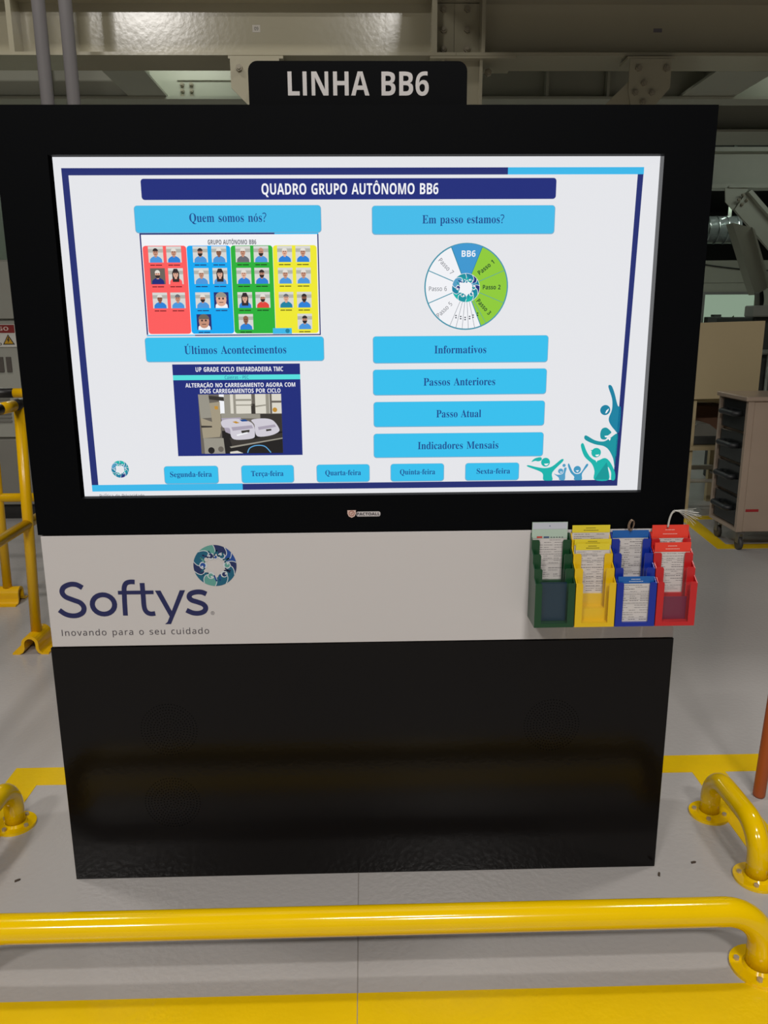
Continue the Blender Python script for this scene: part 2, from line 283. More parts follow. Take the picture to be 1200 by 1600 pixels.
# ------------------------------------------------------------------ lettering outlines (serif, sans bold, sans regular), 500 units per em
GLYPHS = """S-108|13,77 13,103 95,103 95,77
S?145|47,67 47,77 50,99 58,116 75,134 96,152 106,167 109,184 106,198 98,209 86,215 68,217 53,216 39,213 14,203 4,227 34,238 51,242 70,243 98,239 120,227 133,209 137,184 136,170 132,159 118,139 97,120 80,104 73,90 71,73 71,67|60,-5 52,-3 45,1 41,8 39,18 41,29 45,36 52,39 60,41 68,39 75,36 79,29 81,18 79,8 75,1 68,-3
SA218|-4,0 -4,9 5,11 12,15 18,24 25,37 103,233 112,233 192,43 206,17 212,11 222,9 222,0 115,0 115,9 130,11 139,15 142,23 136,41 126,66 52,66 39,35 38,29 37,24 40,16 48,11 62,9 64,9 64,0|57,80 121,80 88,160
SE221|7,0 7,8 22,10 31,15 36,24 38,39 38,184 36,202 31,213 22,218 8,219 8,228 199,228 199,160 192,160 184,186 170,203 148,212 116,215 100,214 96,212 93,208 91,194 91,123 97,123 116,126 130,134 138,150 144,173 152,173 152,59 144,59 141,77 137,91 130,100 120,107 108,110 93,111 91,111 91,34 93,23 96,17 103,15 115,14 138,15 157,19 172,27 185,37 196,52 206,72 215,72 201,0
SI130|7,0 7,9 21,11 31,16 36,24 38,38 38,193 36,206 32,214 22,218 7,219 7,228 122,228 122,219 107,218 98,214 93,206 91,193 91,39 94,22 97,17 103,13 123,9 123,0
SM317|7,0 7,9 21,11 31,16 36,25 38,40 38,191 35,208 32,213 26,216 7,219 7,228 92,228 158,71 225,228 309,228 309,219 295,217 286,212 282,203 280,189 280,43 282,21 286,15 291,12 308,9 308,0 198,0 198,9 216,12 222,16 225,22 227,42 227,199 144,0 135,0 53,194 53,40 54,24 60,15 70,10 85,9 85,0
SP209|8,0 8,9 22,11 31,16 36,25 37,40 37,189 36,203 31,212 22,217 8,219 8,228 107,228 144,226 168,220 183,211 195,199 202,184 204,166 202,148 195,133 183,120 157,107 121,103 91,103 91,40 93,25 97,16 106,11 121,9 121,0|91,115 101,115 122,118 136,126 144,142 146,165 144,187 138,203 126,212 108,216 100,215 95,212 92,207 91,199
SQ262|189,-58 148,-51 116,-32 93,0 70,10 51,25 35,43 23,64 16,88 14,114 16,138 22,161 33,181 47,199 65,213 85,224 108,231 133,233 157,231 179,224 198,213 216,199 230,182 240,162 247,139 249,114 247,88 239,64 227,43 210,25 190,10 165,0 180,-22 199,-36 222,-40 246,-37 247,-46 218,-55|133,6 158,13 176,33 186,67 190,114 186,160 174,194 162,209 147,219 130,222 105,215 87,195 76,161 73,114 77,67 89,34 101,18 116,9
SS195|21,-5 21,79 31,79 41,47 56,25 75,12 98,7 115,10 128,18 137,30 139,45 136,58 127,70 112,80 81,95 56,110 38,126 28,144 25,166 27,185 34,201 44,215 58,225 74,231 92,233 115,231 141,224 146,223 150,222 157,225 160,233 170,233 170,160 161,160 155,177 147,192 136,205 124,214 111,220 97,222 82,220 70,213 62,203 60,190 62,178 69,168 79,160 94,151 127,136 145,127 159,117 169,106 175,94 178,81 180,66 177,46 169,29 157,15 140,4 120,-3 96,-5 79,-4 63,0 49,5 42,6 35,4 31,-5
ST211|46,0 46,9 61,10 71,15 76,25 78,40 78,217 75,217 51,213 33,202 20,183 14,159 5,159 5,228 205,228 205,158 197,158 191,184 178,202 160,213 134,217 132,217 132,40 133,25 138,15 148,10 164,9 164,0
SU246|124,-6 96,-4 74,3 57,14 46,30 39,52 37,78 37,189 35,203 30,212 22,217 7,219 7,228 120,228 120,219 101,216 96,213 93,208 90,189 90,70 93,44 102,26 116,15 137,11 163,15 181,28 192,50 196,80 196,189 195,203 190,212 180,217 164,219 164,228 237,228 237,219 224,216 216,211 213,202 211,189 211,91 209,59 202,34 190,16 173,4 151,-4
Sa172|127,-5 113,-3 104,5 100,17 84,5 67,-2 48,-4 32,-2 20,6 13,17 10,32 12,45 20,58 32,68 59,82 99,95 99,121 98,133 93,141 85,146 74,148 58,145 52,137 57,128 61,116 60,107 55,101 48,97 39,95 29,97 22,102 18,109 16,118 19,129 25,139 34,147 47,154 63,158 81,159 112,156 132,146 143,129 146,105 146,31 147,20 152,17 160,21 165,14 147,0|76,17 87,20 99,32 99,85 77,76 64,61 59,42 61,28 66,20
Sc146|78,-5 60,-2 43,5 29,18 19,34 12,53 10,75 12,98 20,118 32,135 48,148 67,157 87,160 109,157 125,149 135,137 139,123 137,114 133,108 127,103 118,102 107,105 100,112 98,125 98,131 99,136 95,145 85,148 69,142 59,124 56,94 59,61 69,38 83,24 102,19 119,23 136,36 142,30 124,11 103,-1
Sd185|70,-5 53,-2 39,5 27,17 17,33 12,52 10,74 12,98 18,119 28,136 41,149 56,157 73,159 94,154 111,140 111,200 110,209 106,215 99,218 88,220 88,228 160,228 160,38 162,20 167,16 177,14 177,5 147,3 111,-5 111,19 101,6 87,-2|86,14 93,16 101,21 107,28 111,38 111,121 109,129 103,135 96,139 87,140 74,136 65,125 60,105 59,77 60,49 65,29 73,18
Se150|77,-5 59,-2 42,5 29,18 18,34 12,55 10,79 12,101 19,120 30,136 43,149 60,157 79,159 104,154 124,140 137,117 141,87 141,83 58,83 63,49 77,28 100,21 118,27 135,43 142,36 124,13 102,0|58,96 101,96 101,107 100,126 97,139 90,146 81,148 68,143 61,128 58,102
Sf106|7,0 7,8 20,11 25,17 26,37 26,138 8,138 8,155 26,155 26,177 30,200 42,218 62,229 87,232 106,230 120,223 129,212 132,200 130,190 126,183 120,179 112,178 104,179 98,183 94,188 92,195 96,210 98,213 99,216 97,220 90,222 81,220 77,215 74,195 74,155 102,155 102,138 74,138 74,33 75,20 79,13 87,9 100,8 100,0
Sg163|73,-70 44,-68 24,-61 11,-50 7,-37 10,-27 19,-19 34,-13 17,0 12,15 14,27 21,37 33,46 51,55 29,67 16,84 11,106 13,121 20,134 30,144 44,152 60,157 79,159 98,157 117,152 158,152 158,134 134,134 143,119 146,102 144,88 138,76 129,65 117,58 102,53 86,51 78,52 71,52 63,51 56,47 52,42 50,36 55,27 71,25 88,25 111,23 129,20 143,15 151,6 156,-5 158,-18 155,-33 148,-46 136,-56 110,-67|79,62 89,65 95,73 99,86 100,105 99,125 95,138 89,146 79,148 69,146 62,138 58,125 57,105 58,86 62,73 69,65|80,-58 109,-55 126,-47 132,-33 130,-25 125,-21 116,-18 102,-17 48,-17 40,-26 37,-36 39,-45 47,-52 61,-56
Si99|50,181 41,183 32,188 27,196 25,206 27,216 32,224 41,230 50,232 60,230 68,224 74,216 76,206 74,196 68,188 60,183|9,0 9,8 18,10 23,13 25,19 26,28 26,126 23,142 19,145 10,147 10,155 74,155 74,28 77,13 82,10 90,8 90,0
Sl99|9,0 9,8 18,10 23,13 25,19 26,28 26,199 24,215 19,218 10,220 10,228 74,228 74,28 77,13 82,10 90,8 90,0
Sm277|9,0 9,8 17,9 22,13 25,19 26,28 26,127 23,142 18,146 9,147 9,155 73,155 73,132 87,147 102,156 119,159 138,156 152,146 160,131 174,146 190,156 209,159 233,153 247,135 252,106 252,28 255,13 260,9 268,8 268,0 189,0 189,8 197,9 201,13 205,28 205,108 202,129 197,134 189,136 175,131 162,119 162,28 165,13 170,9 178,8 178,0 100,0 100,8 108,9 112,13 116,28 116,108 113,129 108,134 100,136 85,131 73,118 73,28 76,13 81,10 89,8 89,0
Sn190|9,0 9,8 17,9 22,13 25,19 26,28 26,127 23,142 18,146 9,147 9,155 74,155 74,134 87,148 103,156 122,159 146,153 160,135 165,106 165,28 166,19 169,13 174,9 182,8 182,0 101,0 101,8 103,8 111,10 116,17 118,28 118,108 115,129 110,134 101,136 87,131 74,118 74,28 77,13 82,9 90,8 90,0
So168|84,-5 63,-2 45,6 30,18 19,35 12,55 9,77 12,99 19,119 30,136 45,149 63,157 84,159 105,157 123,149 138,136 149,120 156,100 158,77 156,54 149,34 138,18 123,5 105,-2|84,6 96,9 104,19 109,41 110,77 108,114 104,135 96,146 84,149 72,146 64,135 60,114 58,77 60,41 64,19 72,9
Sp185|9,-70 9,-62 20,-59 25,-50 26,-32 26,122 25,134 23,142 18,145 10,147 10,155 72,155 72,131 83,147 98,156 115,160 132,157 146,149 158,137 167,121 173,102 175,80 173,57 167,36 158,19 146,6 131,-2 113,-5 98,-3 85,4 74,16 74,-29 76,-49 79,-55 83,-59 99,-61 99,-70|98,14 111,18 120,30 125,50 126,77 125,104 121,124 113,135 99,139 85,134 74,118 74,34 84,19
Sr143|9,0 9,8 18,10 23,13 25,19 26,28 26,126 25,136 23,143 18,146 10,147 10,155 73,155 73,126 82,140 94,151 105,157 117,159 129,157 138,152 143,144 145,133 143,124 139,117 132,113 124,111 116,112 111,115 103,125 99,129 94,130 87,128 81,121 76,110 75,96 75,28 76,18 79,13 87,10 99,8 99,0
Ss144|76,-5 61,-3 43,3 37,4 30,2 26,-4 18,-4 18,53 27,53 33,34 43,19 56,10 70,7 81,9 89,13 94,20 96,29 92,42 78,52 53,65 38,74 27,85 21,97 18,110 22,130 32,145 49,156 71,160 83,158 99,154 103,153 106,152 111,154 115,160 122,160 122,111 114,111 107,127 98,139 87,146 75,148 65,147 58,143 54,137 52,130 54,122 58,116 73,106 96,95 111,86 121,76 127,63 129,47 125,26 114,9 97,-2
St114|62,-5 44,-2 33,5 26,18 24,36 24,139 10,139 10,150 44,185 64,212 72,212 72,155 104,155 104,139 72,139 72,41 75,25 78,21 84,20 95,24 103,37 111,33 99,12 82,-1
Su187|65,-5 46,-2 33,9 25,25 23,48 23,124 20,141 15,145 6,147 6,155 71,155 71,37 72,29 75,23 81,19 88,18 103,22 114,33 114,124 113,135 110,142 105,146 95,147 95,155 162,155 162,35 163,25 166,19 171,16 180,15 180,6 150,4 114,-5 114,20 105,10 93,2 80,-3
Sv153|71,-5 19,124 11,141 6,145 -1,147 -1,155 82,155 82,147 78,147 68,145 64,138 65,134 92,61 118,126 121,136 116,144 102,147 102,155 152,155 152,147 144,144 139,139 130,122 80,-5
Sx159|2,0 2,7 17,15 31,28 61,68 21,132 12,142 2,147 2,155 84,155 84,147 74,145 70,140 75,130 92,103 112,128 117,139 116,143 113,145 100,147 100,155 155,155 155,148 141,141 127,127 99,92 146,18 151,11 160,8 160,0 78,0 78,8 89,10 93,15 87,30 69,57 49,31 42,17 46,10 57,7 59,7 59,0
B1192|88,0 88,139 88,162 89,186 82,179 72,170 44,148 20,178 97,240 139,240 139,0
B2192|13,0 13,35 74,96 103,127 119,150 123,161 124,172 122,185 116,194 107,199 95,201 81,199 68,194 40,176 13,209 35,226 62,238 78,242 98,243 120,241 139,235 154,224 165,211 172,196 174,178 172,159 166,142 157,126 144,110 107,74 77,45 77,43 181,43 181,0
B3192|82,-3 45,0 13,10 13,53 45,41 77,37 100,39 115,46 123,58 126,73 124,82 121,90 114,96 103,100 68,104 50,104 50,143 68,143 88,144 102,147 112,152 118,158 121,166 122,175 120,186 114,195 103,200 88,202 72,201 58,196 37,185 13,220 28,229 46,236 67,241 91,243 124,239 150,228 162,217 169,203 172,186 168,164 157,146 140,134 120,126 120,125 145,119 164,108 175,91 179,70 176,50 168,32 155,18 137,6 112,-1
B6192|99,-3 76,-1 55,8 37,22 24,42 15,69 12,102 15,143 19,162 25,181 34,198 47,213 62,225 81,235 104,240 132,242 148,242 164,240 164,199 150,202 135,203 109,200 89,193 75,182 66,167 61,149 58,128 60,128 69,139 80,148 94,154 112,156 132,154 149,147 163,136 173,121 179,102 181,80 179,56 171,35 159,19 143,6 123,-1|98,37 112,40 123,48 130,61 132,79 130,95 124,107 114,114 99,117 89,116 80,112 72,106 67,99 63,92 62,84 66,62 71,52 78,44 88,39
BA231|0,0 85,241 147,241 232,0 177,0 160,57 72,57 55,0|85,100 147,100 130,155 125,170 120,188 116,203 111,187 106,168 102,155
BB225|30,0 30,240 105,240 147,236 177,226 191,215 199,199 202,179 199,160 192,144 181,133 165,127 165,126 187,117 195,110 202,100 206,86 208,70 205,49 197,32 184,18 167,8 145,2 120,0|81,145 110,145 129,146 141,152 148,160 150,172 147,184 140,192 127,197 108,198 81,198|81,42 114,42 134,44 146,51 153,61 155,75 153,87 146,96 133,102 112,104 81,104
BC214|127,-3 94,0 66,12 45,30 31,55 22,85 19,120 23,154 33,184 49,209 71,227 99,239 132,243 168,239 202,226 186,185 159,196 145,200 132,201 114,198 99,191 87,179 76,153 72,119 75,85 86,60 98,48 113,41 132,39 161,42 193,52 193,9 162,0
BD248|30,0 30,240 105,240 141,236 171,226 195,210 214,187 225,158 229,122 225,85 214,55 195,31 169,14 136,3 98,0|81,42 103,42 135,47 158,62 172,86 176,121 174,145 169,165 159,179 145,190 129,196 108,198 81,198
BE188|30,0 30,240 168,240 168,198 81,198 81,145 162,145 162,104 81,104 81,42 168,42 168,0
BF184|30,0 30,240 168,240 168,198 80,198 80,136 162,136 162,95 80,95 80,0
BG243|131,-3 98,0 70,11 48,28 32,52 23,83 19,120 23,155 34,185 52,210 77,228 108,239 145,243 182,239 216,228 199,188 174,197 144,201 124,198 106,191 92,179 81,162 74,142 72,119 73,97 78,78 86,61 98,49 114,42 134,39 153,40 167,42 167,92 121,92 121,135 216,135 216,10 177,0
BH257|30,0 30,240 81,240 81,146 176,146 176,240 227,240 227,0 176,0 176,103 81,103 81,0
BI130|11,0 11,29 40,42 40,197 11,211 11,240 120,240 120,211 91,197 91,42 120,29 120,0
BL189|30,0 30,240 81,240 81,42 178,42 178,0
BM316|30,0 30,240 99,240 156,56 157,56 217,240 286,240 286,0 239,0 239,113 240,140 241,168 241,188 240,188 178,0 132,0 74,188 73,188 74,168 75,139 76,111 76,0
BN273|30,0 30,240 94,240 198,60 199,60 198,93 197,126 197,240 243,240 243,0 178,0 74,181 73,181 75,147 76,113 76,0
BO267|134,-3 98,1 69,12 47,31 32,55 23,86 19,121 23,155 32,185 47,210 69,228 98,240 134,243 169,240 198,228 220,210 236,185 245,155 248,120 245,85 236,55 220,31 198,12 169,1|134,39 153,42 169,49 180,61 191,87 194,120 191,154 180,180 169,192 153,199 134,201 114,199 99,192 87,180 76,154 73,120 76,87 87,61 99,49 114,42
BP211|30,0 30,240 107,240 135,238 157,231 174,220 186,205 193,186 196,165 194,145 187,126 175,109 158,96 134,88 103,85 81,85 81,0|81,127 98,127 117,129 132,135 141,147 144,163 140,183 126,194 104,198 81,198
BQ267|181,-57 137,-3 134,-3 98,1 69,12 47,31 32,55 23,86 19,121 23,155 32,185 47,210 69,228 98,240 134,243 169,240 198,228 220,210 236,185 245,155 248,120 244,83 233,51 215,25 189,7 246,-57|134,39 153,42 169,49 180,61 191,87 194,120 191,154 180,180 169,192 153,199 134,201 114,199 99,192 87,180 76,154 73,120 76,87 87,61 99,49 114,42
BR221|30,0 30,240 100,240 130,238 154,232 172,222 185,208 193,190 196,168 194,152 190,139 182,128 173,118 151,104 222,0 165,0 108,92 81,92 81,0|81,133 97,133 119,135 133,142 142,152 144,167 141,181 133,191 118,196 96,198 81,198
BS185|83,-3 47,0 15,11 15,58 51,45 69,40 87,39 103,40 114,46 120,54 122,64 119,76 108,86 75,103 57,113 38,127 30,136 24,147 20,160 18,175 21,195 28,212 40,225 66,239 99,243 118,242 135,239 171,226 154,187 125,197 98,201 85,199 76,194 70,186 68,177 71,165 79,156 113,138 145,120 156,110 165,98 170,84 172,66 169,47 161,30 149,16 131,5 109,-1
BT194|72,0 72,197 7,197 7,240 188,240 188,197 123,197 123,0
BU254|126,-3 97,-1 72,7 53,21 40,39 31,60 29,85 29,240 79,240 79,93 82,68 91,51 106,42 127,39 149,43 163,52 172,69 175,93 175,240 225,240 225,85 223,61 214,40 201,22 181,8 157,0
Ba203|71,-3 48,0 30,11 18,29 14,55 16,73 23,87 35,98 60,109 96,113 128,114 128,122 126,135 120,143 111,148 99,150 73,146 48,137 31,171 64,183 82,186 101,187 134,183 158,171 169,159 175,142 178,122 178,0 143,0 133,25 132,25 120,12 107,3 91,-2|90,33 105,36 117,43 125,54 128,70 128,85 108,84 88,82 75,76 68,66 65,54 67,45 72,38 80,34
Bo208|103,-3 79,-1 58,8 40,21 27,40 18,64 15,92 18,120 26,143 39,162 57,176 79,184 104,187 129,184 150,176 168,162 181,144 190,120 193,92 190,64 182,40 169,21 151,8 129,-1|104,37 121,40 133,51 139,68 142,92 139,116 133,133 121,143 104,146 87,143 75,133 68,116 66,92 68,68 75,51 87,40
Bs167|76,-3 43,-1 15,7 15,49 47,38 78,33 90,34 99,38 103,43 105,49 102,57 91,66 65,78 37,93 27,100 20,110 16,122 15,136 17,151 24,164 35,174 58,184 88,187 120,183 152,172 137,136 111,146 87,150 70,147 65,138 68,130 79,122 103,111 130,98 140,90 148,81 153,69 154,54 152,37 145,23 134,12 110,0
R-109|13,77 13,103 95,103 95,77
R0193|96,-3 71,0 51,11 36,29 25,54 19,84 16,120 18,156 24,187 35,211 50,229 70,240 96,243 120,240 140,229 156,211 167,187 173,156 176,120 174,84 168,54 157,29 142,11 122,0|96,22 112,25 125,33 134,46 143,77 146,120 143,163 134,194 125,207 112,216 96,218 79,216 67,207 57,194 49,163 46,120 49,77 57,46 67,33 79,25
R5193|83,-3 49,0 34,4 21,10 21,38 35,31 51,26 84,22 108,25 126,34 139,50 143,74 139,94 128,110 110,119 83,122 61,121 42,117 27,127 36,240 156,240 156,213 61,213 55,143 71,146 92,147 126,142 151,129 163,115 171,97 173,77 170,53 162,34 149,18 131,6 109,-1
R6193|100,-3 78,-1 59,8 42,22 29,43 21,70 18,102 20,128 23,153 29,177 39,199 54,217 73,231 97,240 128,243 144,242 158,240 158,215 144,218 129,219 108,217 90,211 77,202 66,190 58,176 53,159 48,122 50,122 59,133 72,142 87,148 107,150 135,145 157,131 168,117 174,99 176,77 174,54 167,34 156,18 140,6 122,-1|100,21 119,25 134,35 144,52 147,77 144,98 135,113 121,124 101,127 86,125 73,120 63,113 55,104 50,94 48,83 50,69 54,54 61,41 71,31 84,24
R7193|46,0 144,213 15,213 15,240 176,240 176,217 78,0
R9193|64,-3 49,-3 34,0 34,25 48,22 64,21 85,23 103,29 116,38 127,50 135,64 140,80 145,118 143,118 134,107 121,98 105,92 86,90 58,94 36,109 25,123 19,141 17,162 19,186 26,206 38,222 53,233 72,241 93,243 115,240 135,232 151,217 164,197 172,170 175,137 173,112 170,86 164,63 154,41 139,23 120,9 95,0|92,113 107,114 120,119 130,127 138,136 143,146 145,157 143,171 139,185 132,198 122,209 109,216 93,218 74,215 59,204 49,187 46,163 49,142 57,126 72,116
RC213|131,-3 97,0 70,12 48,30 33,55 24,85 20,120 24,154 34,184 50,209 73,228 101,239 136,243 171,240 202,229 190,203 165,213 135,217 111,214 91,205 75,191 62,171 55,148 52,120 55,92 62,69 73,49 89,35 110,26 135,23 165,26 192,33 192,6 165,-1
RE187|33,0 33,240 167,240 167,213 63,213 63,138 161,138 161,112 63,112 63,27 167,27 167,0
RH249|33,0 33,240 63,240 63,138 186,138 186,240 216,240 216,0 186,0 186,112 63,112 63,0
RI114|13,0 13,17 42,24 42,216 13,222 13,240 100,240 100,222 72,216 72,24 100,17 100,0
RO263|131,-3 97,1 69,12 48,31 33,55 24,86 20,121 24,155 33,185 48,210 69,228 97,240 132,243 165,240 192,228 214,210 229,185 239,155 242,120 239,85 229,55 214,31 192,12 165,1|131,23 156,26 176,34 191,49 202,68 208,92 210,120 208,148 202,172 191,191 176,206 156,214 132,217 107,214 87,206 72,191 61,172 55,148 52,120 55,92 61,68 72,49 87,34 107,26
RP204|33,0 33,240 96,240 125,238 147,232 165,221 176,207 184,190 186,169 184,150 177,132 165,116 147,104 123,96 90,93 63,93 63,0|63,119 87,119 117,122 138,130 151,145 155,168 151,188 140,202 121,211 93,214 63,214
RQ263|186,-57 140,-3 134,-3 131,-3 97,1 69,12 48,31 33,55 24,86 20,121 24,155 33,185 48,210 69,228 97,240 132,243 165,240 192,228 214,210 229,185 239,155 242,120 237,79 224,45 211,27 193,13 172,3 229,-57|131,23 156,26 176,34 191,49 202,68 208,92 210,120 208,148 202,172 191,191 176,206 156,214 132,217 107,214 87,206 72,191 61,172 55,148 52,120 55,92 61,68 72,49 87,34 107,26
RR209|33,0 33,240 99,240 138,236 165,223 177,210 184,193 186,172 184,154 179,140 171,128 161,119 138,107 204,0 169,0 110,99 63,99 63,0|63,125 99,125 124,127 141,136 151,150 155,170 151,190 141,204 123,211 97,214 63,214
RU246|122,-3 94,-1 71,7 54,21 41,39 33,60 30,85 30,240 60,240 60,84 64,58 76,39 96,27 123,23 151,27 170,40 181,60 185,85 185,240 215,240 215,85 212,61 205,40 192,22 174,8 151,0
Ra189|72,-3 50,0 32,10 19,26 15,50 18,67 25,80 37,92 63,103 102,107 132,108 132,119 130,138 123,150 111,157 95,159 68,155 44,145 35,168 63,178 80,182 97,183 125,179 145,169 157,150 161,123 161,0 140,0 134,26 133,26 121,13 108,4 93,-2|79,20 100,24 117,33 128,49 132,72 132,88 105,87 77,84 59,76 49,65 46,50 48,37 55,28 66,22
Rc162|101,-3 78,-1 58,6 42,19 29,37 21,60 18,89 21,119 30,143 43,161 60,174 80,181 103,183 129,180 150,174 141,149 122,155 102,157 79,153 62,140 52,119 49,89 52,61 62,39 78,26 100,22 126,25 147,33 147,6 127,-1
Rd207|92,-3 71,-1 54,7 39,20 27,38 21,61 18,90 21,118 27,141 39,160 54,173 72,181 93,183 112,181 127,176 139,167 148,157 150,157 149,170 148,183 148,255 178,255 178,0 154,0 150,24 148,24 139,14 127,5 112,-1|97,21 121,25 137,37 146,56 149,84 149,89 146,119 138,141 128,151 115,157 97,159 76,154 61,140 52,118 49,89 52,60 61,39 76,26
Re190|105,-3 81,-1 60,7 42,20 29,38 21,61 18,89 21,116 28,139 40,158 56,172 76,180 98,183 120,181 138,173 153,161 163,145 170,125 172,102 172,84 49,84 53,57 65,38 83,26 106,22 137,25 164,34 164,8 137,-1|50,108 141,108 139,128 131,145 117,156 98,159 79,156 64,146 55,129
Ri87|44,210 37,211 31,215 27,220 26,229 27,237 31,243 37,246 44,247 50,246 56,243 59,237 61,229 59,220 56,215 50,211|29,0 29,180 58,180 58,0
Rl87|29,0 29,255 58,255 58,0
Rn208|29,0 29,180 52,180 57,155 58,155 69,168 83,176 98,182 115,183 143,179 164,168 176,147 180,117 180,0 151,0 151,115 147,139 133,154 111,158 93,157 79,151 70,142 61,121 58,93 58,0
Ro204|101,-3 79,-1 59,8 42,21 29,39 21,63 18,90 21,118 28,141 41,159 58,173 78,181 102,183 125,181 145,172 162,159 174,141 182,118 185,90 183,63 175,40 162,21 145,8 125,-1|102,21 118,23 132,29 142,40 151,62 154,90 151,119 142,140 132,150 118,156 101,158 85,156 71,150 61,140 52,119 49,90 52,62 62,40 72,29 85,23
Rp207|29,-81 29,180 53,180 57,155 58,155 67,166 79,175 95,181 114,183 135,181 153,173 168,160 179,142 186,119 188,90 186,62 179,39 168,20 153,7 135,-1 114,-3 95,-1 79,5 67,13 58,23 56,23 57,8 58,-7 58,-81|109,21 124,23 137,30 146,41 152,55 156,72 157,91 155,118 146,140 130,154 109,158 85,155 70,143 61,124 58,96 58,90 61,61 69,39 78,29 92,23
Rr139|29,0 29,180 53,180 56,147 57,147 67,161 80,173 95,181 112,183 123,183 134,181 130,154 120,156 110,156 97,155 85,149 74,140 65,128 60,113 58,96 58,0
Rs161|74,-3 41,0 17,8 17,35 43,25 59,22 75,20 94,22 107,28 115,36 117,47 113,59 100,70 73,82 43,95 32,103 24,111 19,122 17,136 22,156 36,171 57,180 85,183 115,180 142,171 132,148 108,156 83,159 67,158 55,153 48,146 45,137 46,130 50,125 64,115 92,103 121,90 132,83 139,74 144,63 146,50 144,34 137,20 126,10 103,0
Rt122|84,-3 70,-2 58,2 47,8 38,18 33,33 31,52 31,157 5,157 5,171 31,183 43,221 60,221 60,180 112,180 112,157 60,157 60,53 62,39 68,29 77,23 89,21 102,22 114,25 114,2 100,-2
Ru208|92,-3 63,1 43,12 31,33 27,62 27,180 56,180 56,64 61,40 74,26 96,21 122,25 138,38 147,58 149,86 149,180 179,180 179,0 155,0 150,24 149,24 139,12 125,3 109,-2
Rv171|68,0 0,180 32,180 70,74 76,57 81,40 84,26 86,26 89,40 95,58 101,74 139,180 171,180 102,0"""
FONT = {}
for _ln in GLYPHS.split('\n'):
    _k, _c = _ln[0], _ln[1]; _p = _ln[2:].split('|')
    FONT[_k + _c] = (int(_p[0]), [[tuple(int(t) for t in q.split(',')) for q in s.split(' ')] for s in _p[1:]])
FONT['BI'] = (111, [[(30, 0), (81, 0), (81, 240), (30, 240)]])
FONT['RI'] = (96, [[(33, 0), (63, 0), (63, 240), (33, 240)]])
FONT['B-'] = FONT['R-']; FONT['Bi'] = FONT['Ri']
ACC = {'ó': ('o', 'a'), 'Ú': ('U', 'A'), 'Ô': ('O', 'C'), 'ç': ('c', 'e'), 'Ç': ('C', 'e'), 'Ã': ('A', 'T'), 'É': ('E', 'A'), 'í': ('i', 'a'), 'á': ('a', 'a')}
def letters(font, s):
    """-> list of glyphs (each a list of loops) in font units, total width, tracking-free"""
    x = 0; out = []
    for ch in s:
        if ch == ' ': x += 125 if font != 'S' else 120; continue
        base, acc = ACC.get(ch, (ch, None))
        adv, loops = FONT[font + base]
        G = [[(p[0] + x, p[1]) for p in L] for L in loops]
        xs = [p[0] for L in G for p in L]; m = (min(xs) + max(xs)) / 2; t = max(p[1] for L in G for p in L)
        extra = []
        if acc in ('a', 'A'): extra = [[(m - 12, t + 14), (m + 12, t + 14), (m + 46, t + 62), (m + 8, t + 62)]]
        if acc == 'C': extra = [[(m - 52, t + 14), (m - 22, t + 14), (m, t + 36), (m + 22, t + 14), (m + 52, t + 14), (m + 16, t + 60), (m - 16, t + 60)]]
        if acc == 'T': extra = [[(m - 58, t + 16), (m - 30, t + 26), (m + 26, t + 14), (m + 58, t + 50), (m + 30, t + 42), (m - 26, t + 54)]]
        if acc == 'e': extra = [[(m - 8, -2), (m + 16, -2), (m + 34, -30), (m + 14, -62), (m - 26, -62), (m - 24, -46), (m + 4, -44), (m + 6, -26)]]
        out.append(G); out += [[e] for e in extra]
        x += adv
    return out, x
def text(mb, font, s, x0, x1, z, cap, y, mi=0, track=0.0, rot=0.0):
    """lettering fitted between x0 and x1, baseline z, capital height cap; rot turns it about its middle"""
    if track:
        out = []; x = 0
        for ch in s:
            g, a = letters(font, ch)
            if ch == ' ': x += 125 + track; continue
            out += [[[(p[0] + x, p[1]) for p in L] for L in G] for G in g]; x += a + track
    else: out, _ = letters(font, s)
    xs = [p[0] for G in out for L in G for p in L]; lo, hi = min(xs), max(xs)
    sx = (x1 - x0) / (hi - lo); sz = cap / 240.0
    cx, cz = (x0 + x1) / 2, z + cap / 2; ca, sa = math.cos(rot), math.sin(rot)
    for G in out:
        LL = []
        for L in G:
            Q = []
            for p in L:
                px = x0 + (p[0] - lo) * sx; pz = z + p[1] * sz
                dx, dz = px - cx, pz - cz
                Q.append((cx + dx * ca - dz * sa, cz + dx * sa + dz * ca))
            LL.append(Q)
        mb.flat(LL, y, mi)
    return mb

# ------------------------------------------------------------------ the hall
M_FLOOR = mat('grey_epoxy_floor', (175, 171, 168), 0.22, var=0.05, scale=1.6, bump=0.12, bscale=70)
M_YELLOW_PAINT = mat('yellow_floor_paint', (226, 187, 2), 0.3, var=0.06, scale=14, bump=0.08, bscale=55)
M_WALL = mat('grey_hall_wall', (92, 92, 86), 0.8)
M_DARKWALL = mat('dark_hall_wall', (52, 54, 52), 0.8)
M_CEIL = mat('ceiling_sheet', (84, 82, 78), 0.8)
floor = struct('floor', MB().box(-10, 10, -9, 14, -0.12, 0), M_FLOOR)
def marking(name, polys, m=M_YELLOW_PAINT, z=0.0015):
    mb = MB()
    for p in polys: mb.prism(p, 'z', 0.0, z)
    o = mb.build(name, m, floor); return o
R4 = lambda x0, x1, y0, y1: [(x0, y0), (x1, y0), (x1, y1), (x0, y1)]
marking('kiosk_bay_stripe', [R4(-1.05, 1.055, -0.452, -0.356), R4(-1.05, 6.0, 0.408, 0.5), R4(-1.05, -0.955, -0.356, 0.408), R4(0.957, 1.055, -0.356, 0.408)])
